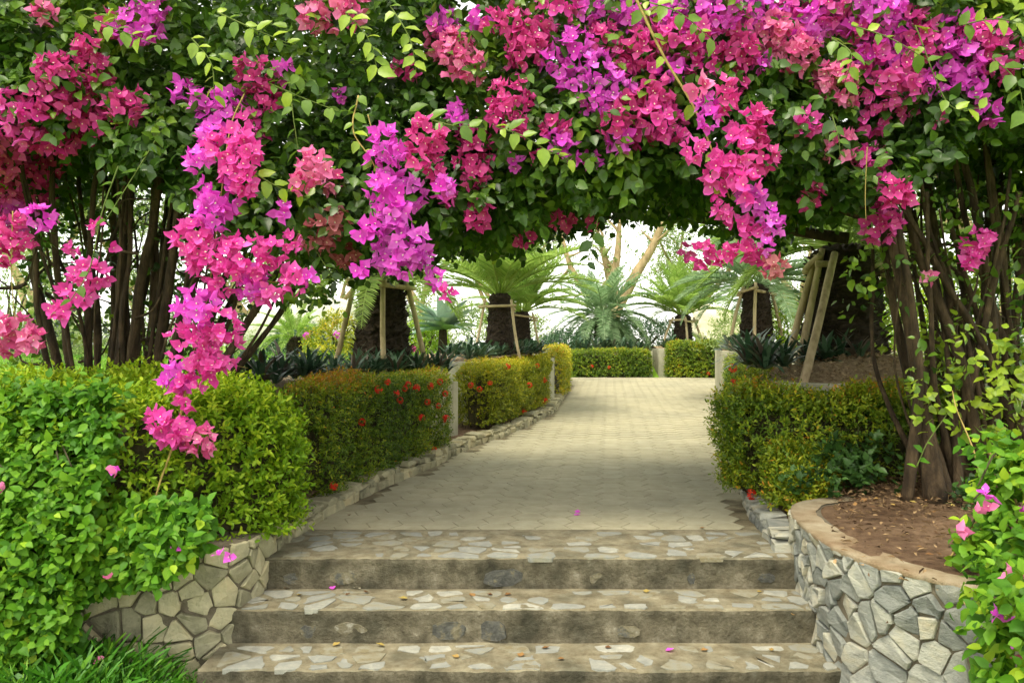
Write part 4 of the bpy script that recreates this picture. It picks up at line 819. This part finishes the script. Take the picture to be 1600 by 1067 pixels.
# ------------------------------------------------------------------ cycads
def frond_mesh(L, arch, mat, npair=72, lw=.16):
    n = npair; f = np.linspace(0, 1, n); a = np.linspace(0, arch, n); dx = np.cos(a); dz = -np.sin(a); C = np.zeros((n, 3)); C[:, 0] = np.cumsum(dx) / n * L; C[:, 2] = np.cumsum(dz) / n * L
    t = np.stack([dx, 0 * dx, dz], -1); up = np.stack([-dz, 0 * dx, dx], -1); V1, F1 = tube(C[::5], np.linspace(.010, .004, len(C[::5])) * L, 4, cap=False)
    Ps, Ds, Ns, Ss = [], [], [], []
    ll = lw * L * np.sin(np.clip(f * .86 + .14, 0, 1) * np.pi) ** .6; keep = f > .17
    for s in (1, -1):
        D = nrm(np.array([0, s, 0]) * 1.0 + t * (.55 + .5 * f[:, None]) + up * .28 + R.normal(0, .05, (n, 3))); Ps.append(C[keep]); Ds.append(D[keep]); Ns.append(nrm(up + R.normal(0, .2, (n, 3)))[keep]); Ss.append(ll[keep])
    tm = (np.array([[0, .04, 0], [0, -.04, 0], [.55, -.046, .02], [.55, .046, .02], [1, 0, -.06]]), np.array([[0, 1, 2, 3], [3, 2, 4, 4]]))
    P = np.concatenate(Ps); V2, F2, _ = leaf_mesh_arrays(P, np.concatenate(Ds), np.concatenate(Ns), np.concatenate(Ss), np.zeros(len(P)), (tm[0], tm[1]))
    tri = F2.reshape(-1, 2, 4)[:, 1, :3]; quad = F2.reshape(-1, 2, 4)[:, 0]
    V, F = join([(V1, F1), (V2, [quad, tri])]); return mesh('frond', V, F, mat, np.r_[np.full(len(V1), .9), np.repeat(R.uniform(.2, .8, len(P)), 5)], True)
FR = {m_: [frond_mesh(1.0, a, M[m_]) for a in (.35, .6, .9, 1.2, 1.5)] for m_ in ('frond', 'frond_blue')}
def cycad(p, ztop, r0, r1, L, nf, label, mat='frond', el=(1.35, .05), seed=0, arch=(1, 4)):
    p = np.array(p, float); root = empty('cycad', p, label, 'cycad')
    nr, ns = 46, 40; f = np.linspace(0, 1, nr); h = ztop - p[2]; a = np.linspace(0, 2 * np.pi, ns, endpoint=False)
    prof = r0 + (r1 - r0) * f ** .85; prof = prof * (1 + .035 * np.sin(f * 40 + seed) * (f < .95)); prof[-3:] *= [.9, .65, .3]
    A, Fz = np.meshgrid(a, f); rr = prof[:, None] * (1 + .05 * nz(np.stack([np.cos(A) * 3, np.sin(A) * 3, Fz * h * 9], -1), 2, seed) + .03 * R.normal(size=A.shape))
    V = np.stack([p[0] + rr * np.cos(A), p[1] + rr * np.sin(A), p[2] + Fz * h + .008 * R.normal(size=A.shape)], -1).reshape(-1, 3)
    i = np.arange(nr - 1)[:, None] * ns; j = np.arange(ns)[None]; k = (j + 1) % ns
    tk = mk('trunk', V, [np.stack([i + j, i + k, i + ns + k, i + ns + j], -1).reshape(-1, 4)], M['cytrunk'], root)
    # old leaf bases standing out of the trunk
    m = 420; az = R.uniform(0, 6.28, m); zz = R.uniform(.04, .97, m); rr = np.interp(zz, f, prof); P = np.stack([p[0] + rr * .97 * np.cos(az), p[1] + rr * .97 * np.sin(az), p[2] + zz * h], -1)
    D = nrm(np.stack([np.cos(az), np.sin(az), R.uniform(.3, 1.2, m)], -1)); Vs, Fs, _ = leaf_mesh_arrays(P, D, np.tile([0., 0, 1], (m, 1)) + .3 * rnd(m), R.uniform(.04, .085, m) * (r0 / .3), np.zeros(m), LEAF_SM)
    o = mk('leaf_bases', Vs, [Fs], M['cytrunk'], tk); o['kind'] = 'stuff'
    c = np.array([p[0], p[1], ztop])
    for q in range(nf):
        az = q * 2.39996 + R.normal(0, .15); fr = (q + .5) / nf; e = el[0] + (el[1] - el[0]) * fr ** .9 + R.normal(0, .08)
        me = FR[mat][int(np.clip(round(arch[0] + fr * (arch[1] - arch[0]) + R.normal(0, .5)), 0, 4))]; d = np.array([math.cos(az) * math.cos(e), math.sin(az) * math.cos(e), math.sin(e)]); nn = np.array([-math.cos(az) * math.sin(e), -math.sin(az) * math.sin(e), math.cos(e)])
        link('frond', me, root, c + np.array([math.cos(az), math.sin(az), 0]) * r1 * .4 + [0, 0, -.03], Matrix(frames(d[None], nn[None])[0].tolist()).to_euler(), L * R.uniform(.85, 1.1))
    return root
def support(p, ztop, rt, rb, label, angs, thick=.028, bars=True, zb=None):
    p = np.array(p, float); root = empty('prop_frame', p, label, 'plant support'); tops = []
    for a_ in angs:
        a = rad(a_); t = p + [math.cos(a) * rt, math.sin(a) * rt, ztop - p[2] + R.uniform(-.02, .06)]; b = p + [math.cos(a) * rb, math.sin(a) * rb, -.03]
        C = spline([b, (b + t) / 2 + R.normal(0, .012, 3), t + (t - b) * .04], 12); V, F = tube(C, np.linspace(thick, thick * .82, 12), 8, .08, int(a_)); mk('pole', V, F, M['pole'], root, smooth=True); tops.append(t)
    if bars:
        for i in range(len(tops)):
            a, b = tops[i], tops[(i + 1) % len(tops)]; d = nrm(b - a); off = np.array([0, 0, -.05 - .045 * (i % 2)]); o_ = nrm((a + b) / 2 * [1, 1, 0] - p * [1, 1, 0]) * thick * 1.7
            C = np.array([a - d * .07 + off + o_, (a + b) / 2 + off + o_ * 1.2, b + d * .07 + off + o_]); V, F = tube(spline(C, 8), thick * .85, 8, .08); mk('crossbar', V, F, M['pole'], root, smooth=True)
pA = at(597, 0, 8.2); cycad((pA[0], 8.2, .66), 1.80, .335, .205, 1.15, 34, 'stout cycad in the first planter, its trunk between three props', seed=1)
support((pA[0], 8.2, .68), 1.72, .26, .52, 'pole frame propping the stout trunk behind the ixora hedge', (-160, -78, -12, 95), .03)
pB = at(781, 0, 11.0); cycad((pB[0], 11.0, .86), 1.80, .215, .135, 1.5, 46, 'bright green cycad with upswept fronds behind the golden hedge', seed=2, el=(1.4, .5), arch=(0, 2))
support((pB[0], 11.0, .86), 1.66, .24, .42, 'pole frame round the bright green cycad behind the golden hedge', (-150, -48, 60), .022)
pB2 = at(815, 0, 12.6); cycad((pB2[0], 12.6, .86), 1.62, .17, .11, 1.3, 30, 'smaller cycad just behind the bright green upswept one', seed=3, el=(1.35, .35), arch=(0, 2))
support((pB2[0], 12.6, .86), 1.55, .2, .36, 'pole frame round the smaller cycad behind the golden hedge', (-130, -30, 80), .02)
pC = at(942, 0, 22.0); cycad((pC[0], 22.0, .9), 1.95, .26, .2, 1.8, 60, 'blue green cycad with long drooping fronds at the end of the path', 'frond_blue', seed=4, el=(1.3, -.6), arch=(1, 4))
pD = at(1067, 0, 21.6); cycad((pD[0], 21.6, .98), 1.92, .28, .2, 1.7, 50, 'upright green cycad in front of the cream rocks', seed=5, el=(1.4, .45), arch=(0, 2))
support((pD[0], 21.6, .98), 1.78, .3, .6, 'pole frame round the upright cycad by the cream rocks', (-165, -90, -20, 90), .035)
pE = at(1182, 0, 13.0); cycad((pE[0], 13.0, .96), 2.10, .29, .19, 1.5, 44, 'cycad with flat spreading fronds and one hanging blue frond', 'frond_blue', seed=6, el=(1.2, .0), arch=(0, 3))
support((pE[0], 13.0, .96), 1.98, .25, .5, 'pole frame round the cycad with a hanging blue frond', (-165, -110, 10, 80), .03)
pF = at(1318, 0, 7.3); cycad((pF[0], 7.3, .82), 2.0, .40, .27, 1.35, 40, 'biggest cycad on the mulch planter among the twisted trunks', seed=7, el=(1.4, .1))
support((pF[0], 7.3, .80), 1.84, .30, .62, 'thick pole frame leaning round the biggest trunk on the mulch', (-165, -150, -35, 60), .034)
fr_ = bpy.data.objects['prop_frame.005']
V, F = tube(spline([at(1254, 604, 6.0), at(1280, 500, 6.35), at(1304, 396, 6.75)], 14), np.linspace(.034, .03, 14), 8, .08); mk('pole', V, F, M['pole'], fr_, smooth=True)
pG = at(460, 0, 15); cycad((pG[0], 15, .78), 1.25, .16, .12, .9, 26, 'small cycad on the lawn beyond the dark stems', seed=8)

# ------------------------------------------------------------------ grass
gsp = empty('grass_tuft', (-2.0, 3.3, -.47), 'long bright grass growing at the foot of the beige rubble wall', 'grass', kind='stuff')
n = 8000; x = R.uniform(-3.4, -1.32, n); y = np.where(x > -1.6, R.uniform(3.0, 3.5, n), R.uniform(2.75, 3.55, n)); k_ = x < -1.33 - .25 * np.clip(3.2 - y, 0, 1); x, y = x[k_], y[k_]; n = len(x)
P = np.stack([x, y, np.full(n, -.48)], -1); az = R.uniform(0, 6.28, n); e = R.uniform(.75, 1.45, n); D = np.stack([np.cos(az) * np.cos(e), np.sin(az) * np.cos(e), np.sin(e)], -1); N = np.stack([-np.cos(az) * np.sin(e), -np.sin(az) * np.sin(e), np.cos(e)], -1)
bl = (np.array([[0, .02, 0], [0, -.02, 0], [.45, -.018, .03], [.45, .018, .03], [.8, -.011, -.04], [.8, .011, -.04], [1, 0, -.16], [1, .002, -.16]]), np.array([[0, 1, 2, 3], [3, 2, 4, 5], [5, 4, 6, 7]]))
V, F, t = leaf_mesh_arrays(P, D, N, R.uniform(.14, .36, n) * np.clip((-1.2 - x) * 2, .45, 1), np.clip(.5 + .2 * nz(P, 5, 1) + R.normal(0, .15, n), 0, 1), bl); o = mk('grass', V, [F], M['grass'], gsp, t, True); o['kind'] = 'stuff'
n = 26000; x = -R.uniform(1.6, 12, n); y = R.uniform(5.6, 22, n) ; P = np.stack([x, y, ground_z(x, y) - .005], -1); k_ = (x < lx(np.clip(y, 4, 19.5)) - 1.9); P = P[k_]; n = len(P)
az = R.uniform(0, 6.28, n); e = R.uniform(.8, 1.4, n); D = np.stack([np.cos(az) * np.cos(e), np.sin(az) * np.cos(e), np.sin(e)], -1); N = np.stack([-np.cos(az) * np.sin(e), -np.sin(az) * np.sin(e), np.cos(e)], -1)
V, F, t = leaf_mesh_arrays(P, D, N, R.uniform(.03, .06, n) * (1 + P[:, 1] / 14), R.uniform(.45, 1, n), bl); o = mk('lawn_grass', V, [F], M['grass'], None, t, True); tag(o, 'short bright lawn grass beyond the lime hedge', 'grass', kind='stuff')

# ------------------------------------------------------------------ background
def blob(name, p, s, mat, label, cat_, seed, amp=.3, sub=4):
    bm = bmesh.new(); bmesh.ops.create_icosphere(bm, subdivisions=sub, radius=1); P = np.array([v.co[:] for v in bm.verts]); bm.verts.index_update(); F = np.array([[v.index for v in f.verts] for f in bm.faces]); bm.free()
    P = P * (1 + amp * nz(P, .8, seed) + amp * .3 * nz(P, 2.5, seed + 1))[:, None]; o = mk(name, P * s + p, [F], mat, smooth=True); return tag(o, label, cat_)
blob('boulder', at(492, 520, 24) , (1.5, 1.1, 1.0), M['boulder'], 'large pale smooth boulder on the lawn behind the first trunk', 'rock', 3, .25)
blob('boulder', at(405, 530, 25) , (1.0, .9, .7), M['boulder'], 'lower pale boulder at the edge of the lawn beyond the dark stems', 'rock', 5, .25)
blob('boulder', at(85, 530, 20) , (.7, .6, .7), M['boulder'], 'pale grey rock on the lawn past the thin leaning stake', 'rock', 7, .2)
blob('boulder', at(1112, 515, 25), (.75, .6, .75), M['cream'], 'cream coloured rock behind the upright cycad', 'rock', 9, .3)
blob('boulder', at(1150, 520, 26), (.6, .6, .6), M['cream'], 'smaller cream rock half hidden by the frame of poles', 'rock', 11, .3)
def shrub(p, s, n, size, mat, label, cat_='shrub', fl=None, name='shrub'):
    p = np.array(p, float); root = empty(name, p, label, cat_); d = rnd(n); d[:, 2] = np.abs(d[:, 2]) * 1.0 - .1; lum = nz(d, 2.2, int(abs(p[0] * 10)) % 9); P = p + d * np.array(s) * (R.uniform(.55, 1, (n, 1)) ** .6 * (1 + .18 * lum[:, None]))
    foliage('foliage', sprigs(P, d, size * 2.2, 5, size, .4, .6, np.clip(.5 + .3 * lum + R.normal(0, .12, n), 0, 1)), LEAF_SM, mat, root)
    for k in range(5):
        q = p + rnd(1)[0] * np.array(s) * [.5, .5, 0] + [0, 0, s[2] * .6]; V, F = tube(np.array([p, (p + q) / 2 + R.normal(0, .05, 3), q]), [.03, .02, .01], 5); mk('stem', V, F, M['twig'], root)
    if fl:
        for k in range(fl[0]):
            dd = nrm(R.normal(size=3) + [0, -1, .5]); link('flower_cluster', CM['m', fl[1]][k % 3], root, p + dd * np.array(s) * 1.02, (0, R.uniform(0, 6), 0), R.uniform(.7, 1.1))
shrub(at(465, 552, 22), (1.0, .7, .75), 900, .09, M['bgdark'], 'grey green rounded shrub in front of the large pale boulder')
shrub(at(528, 556, 13), (.55, .5, .75), 700, .06, M['hedge_gold'], 'yellow shrub with purple flowers beside the stout trunk', fl=(5, 'violet'))
shrub(at(660, 552, 14.5), (.5, .5, .6), 500, .06, M['hedge_lime'], 'green shrub with crimson flowers behind the stout trunk props', fl=(4, 'hot'))
shrub(at(880, 560, 21.5), (.9, .7, .7), 800, .09, M['bgdark'], 'dark shrub at the bend of the path left of the far hedge')
shrub(at(1010, 545, 24.5), (1.4, .8, 1.0), 900, .1, M['bgdark'], 'dark shrub between the two far cycads')
shrub(at(1230, 540, 19), (2.0, 1.2, 1.3), 1300, .09, M['bgleaf'], 'light green shrub behind the hanging frond and mulch planter')
shrub(at(1340, 560, 13), (1.6, 1.2, 1.5), 1500, .08, M['hedge_lime'], 'tall lime shrub behind the biggest trunk')
shrub(at(1500, 600, 9.5), (1.6, 1.0, 1.5), 1700, .075, M['hedge_lime'], 'yellow green shrub showing through the twisted trunks')
shrub(at(1650, 600, 9.0), (1.2, 1.0, 2.0), 1200, .075, M['bgdark'], 'dark shrub behind the twisted trunks at the bed end')
shrub(at(90, 548, 19), (1.4, .9, 1.0), 900, .08, M['bgleaf'], 'pale twiggy shrub on the lawn behind the thin stake', fl=(8, 'violet'))
shrub(at(260, 552, 18), (2.2, 1.0, 1.3), 1200, .08, M['bgleaf'], 'pale green shrub behind the dense stem clump')
shrub(at(610, 545, 24), (2.0, 1.2, 1.4), 1300, .1, M['bgleaf'], 'light shrub far behind the first planter')
shrub(at(760, 545, 24), (2.2, 1.2, 1.6), 1500, .1, M['bgleaf'], 'light shrub far behind the bright green cycad')
def tree(p, limbs, r, n, size, mat, label, spread, trunkmat='palebark', z0f=.45):
    p = np.array(p, float); root = empty('tree', p, label, 'tree'); tips = []
    for q, L in enumerate(limbs):
        C = spline([p + np.array(v) for v in L], 26); C = C + .05 * np.stack([nz(C, 1.2, k + q) for k in range(3)], -1) * np.linspace(0, 1, 26)[:, None]; V, F = tube(C, np.linspace(r * (1 if q == 0 else .72), r * .18, 26), 9, .12, q); mk('trunk' if q == 0 else 'limb', V, F, M[trunkmat], root, smooth=True); tips += [C[k] for k in (12, 17, 21, 25)]
        for k in range(5):
            b = C[int(R.integers(10, 25))]; e = b + nrm(rnd(1)[0] + [0, 0, .5]) * spread * R.uniform(.5, 1.0); Cb = spline([b, (b + e) / 2 + R.normal(0, .1, 3), e], 9); V, F = tube(Cb, np.linspace(r * .22, r * .05, 9), 5, cap=False); mk('branch', V, F, M[trunkmat], root, smooth=True); tips += [e, Cb[5]]
    tips = np.array(tips); P = tips[R.integers(0, len(tips), n)] + rnd(n) * spread * .5 * R.uniform(0, 1, (n, 1)) ** .5
    foliage('crown', sprigs(P, rnd(n), size * 2.4, 6, size, .2, .8, np.clip(.5 + .25 * nz(P, 1, 2) + R.normal(0, .15, n), 0, 1), droop=.2), LEAF_SM, mat, root)
tr = [(0, 0, 0), (.25, 0, 1.2), (.9, .2, 2.4), (1.9, .2, 4.2), (2.6, 0, 6)]
tree(at(948, 548, 27), [tr, [(.05, 0, .6), (-.3, 0, 1.7), (-1.1, 0, 2.6), (-1.6, .3, 4.2)], [(.4, 0, 1.5), (.1, .2, 2.6), (-.4, 0, 4.4)], [(-.3, 0, 1.7), (.3, 0, 2.8), (.5, .3, 5)]], .30, 420, .12, M['bgleaf'], 'pale barked tree with leaning forked trunk at the end of the path', 1.3)
st_ = lambda h, l: [[(0, 0, 0), (l * .3, 0, h * .4), (l, .2, h)], [(l * .2, 0, h * .3), (-l, .3, h * .7), (-l * 1.8, 0, h * 1.0)], [(l * .3, 0, h * .4), (l * 1.6, -.3, h * .75), (l * 2.2, 0, h * .95)], [(0, 0, h * .25), (-l * .6, .5, h * .6), (-l * .4, .9, h * 1.15)]]
for px, Y, h, l, n, lab in ((1090, 30, 4.5, .9, 1500, 'leafy pale tree right behind the cream rocks'), (1240, 27, 5, 1.0, 1500, 'light green tree behind the mulch planter'), (520, 32, 4.4, 1.0, 1300, 'small light tree over the large pale boulder'), (650, 30, 5.0, 1.0, 1500, 'light tree behind the stout propped trunk'),
                            (770, 33, 5.2, 1.2, 1500, 'light tree behind the bright green cycad'), (40, 24, 5, 1.2, 1500, 'pale twiggy tree at the lawn edge behind the stake'), (210, 25, 5, 1.2, 1700, 'pale tree behind the dense stem clump'), (380, 30, 4, 1.0, 1100, 'pale tree over the lower boulder'),
                            (1400, 20, 5, 1.0, 1500, 'light tree seen through the twisted trunks'), (1560, 17, 5, 1.0, 1500, 'tree beyond the bed end behind the twisted trunks')):
    tree(at(px, 545, Y), st_(h, l), .14, n, .12, M['bgleaf'], lab.replace('right behind', 'close behind'), 1.25)
shrub(at(20, 560, 13), (1.0, .8, 2.1), 900, .07, M['bgleaf'], 'tall pale loose shrub past the thin stake on the lawn')
# a thin stake with a young pruned stem on the lawn
sk = empty('stake', at(90, 590, 5.6), 'thin dark leaning stake standing in the lawn by the stem clump', 'stake'); V, F = tube(spline([at(96, 590, 5.6), at(75, 510, 5.6), at(55, 440, 5.6), at(48, 400, 5.6)], 12), np.linspace(.034, .026, 12), 8, .1); mk('pole', V, F, M['bark'], sk, smooth=True)
V, F = tube(spline([at(60, 450, 5.6), at(90, 470, 5.6), at(125, 500, 5.5)], 8), np.linspace(.012, .005, 8), 5); mk('side_branch', V, F, M['bark'], sk, smooth=True)

# ------------------------------------------------------------------ fallen bracts and leaves on the paving
def fallen(px, py, z, what, label, grp, s=.05):
    Y = FPX * (CAMZ - z) / (py - HZ) if z <= 0 else py
    p = at(px, py, Y); p[2] = z + .006
    tm = (BR[0] * [1, 1, 1.2], BR[1]); me = fallen_m.setdefault((what), mesh(what, tm[0], [tm[1]], M[dict(fallen_bract='magenta', fallen_leaf='deadleaf', pale_blossom='cream')[what]], np.full(9, .6), True))
    o = link(what, me, None, p, (R.normal(0, .1), R.normal(0, .1), R.uniform(0, 6.28)), s); tag(o, label, 'bract' if what == 'fallen_bract' else 'leaf', grp)
fallen_m = {}
for px, py, z in ((902, 803, .0), (676, 745, 0.0), (897, 806, 0)): fallen(px, py, z, 'fallen_bract', 'fallen magenta bract lying on the hexagonal pavers', 'bracts fallen on the pavers', .045)
for px, py, z in ((520, 922, -.155), (1040, 1018, -.31)): fallen(px, py, z, 'fallen_bract', 'fallen magenta bract lying on a stone step', 'bracts fallen on the steps', .04)
for px, py, z in ((553, 918, -.155), (562, 919, -.155)): fallen(px, py, z, 'pale_blossom', 'pale withered blossom lying on a stone step', 'withered blossoms on the steps', .045)
for px, py in ((452, 920), (472, 930), (540, 931), (576, 926), (637, 936), (735, 928), (770, 930), (798, 928), (1010, 927), (1190, 925), (1242, 962)): fallen(px, py, -.155, 'fallen_leaf', 'small dry leaf lying on the middle step', 'dry leaves on the middle step', R.uniform(.025, .045))
for px, py in ((945, 1012), (1095, 1017), (520, 1010), (601, 1010), (847, 1014), (812, 1027), (882, 1030), (717, 1028), (1205, 1018)): fallen(px, py, -.31, 'fallen_leaf', 'small dry leaf lying on the lowest step', 'dry leaves on the lowest step', R.uniform(.025, .05))
for px, py in ((1093, 826), (530, 797), (545, 805), (515, 806), (1128, 778), (960, 597 + 60), (1055, 720)): fallen(px, py, 0, 'fallen_leaf', 'small dry leaf lying on the hexagonal pavers', 'dry leaves on the pavers', R.uniform(.03, .045))
def on_soil(px, py, s, what='fallen_leaf'):
    Y = FPX * (CAMZ - .215) / (py - HZ); p = at(px, py, Y); p[2] = .225 + .05 * np.clip((p[0] - 1.75), 0, 1); me = fallen_m[what]; o = link('fallen_leaf', me, None, p, (R.normal(0, .3), R.normal(0, .3), R.uniform(0, 6)), s); tag(o, 'dry leaf lying on the red soil bed', 'leaf', 'dry leaves on the soil bed')
for k in range(60): on_soil(R.uniform(1330, 1500), R.uniform(748, 800) if k > 9 else R.uniform(790, 870), R.uniform(.015, .04))

def litter(name, f, n, label, mats):
    P = np.array([f() for _ in range(n)]); D = rnd(n) * [1, 1, .25]; N = np.tile([0, 0, 1.], (n, 1)) + rnd(n) * .5
    V, F, t = leaf_mesh_arrays(P, D, N, R.uniform(.012, .045, n), R.uniform(0, 1, n), (LEAF_SM[0] @ np.diag([1, .7, 1.5]), LEAF_SM[1]), .05); o = mk(name, V, [F], mats, None, t, False); tag(o, label, 'litter', kind='stuff')
M['litter'] = mat_leaf('leaf_litter', [(0, (.05, .03, .016)), (.5, (.16, .10, .05)), (1, (.36, .25, .13))], .05, .8, .15)
def l1():
    px, py = R.uniform(1300, 1560), 745 + R.exponential(28); z = .215 + R.uniform(0, .02); Y = FPX * (CAMZ - z) / (py - HZ); p = at(px, py, Y); p[2] = z + .05 * np.clip(p[0] - 1.75, 0, 1); return p
litter('leaf_litter', l1, 2000, 'brown leaf litter on the red soil round the twisted trunks', M['litter'])
def l2():
    q = R.random() ** .5; a = R.uniform(0, 6.28); return np.array([3.0 + 1.0 * q * math.cos(a), 6.75 + 1.15 * q * math.sin(a), .80 - .075 + .26 * (1 - q * q) + R.uniform(0, .03)])
M['strawlitter'] = mat_leaf('straw_litter', [(0, (.16, .10, .05)), (.5, (.38, .27, .15)), (1, (.62, .48, .29))], .1, .8, .15)
litter('dry_mulch', l2, 3000, 'dry straw mulch heaped under the biggest trunk', M['strawlitter'])
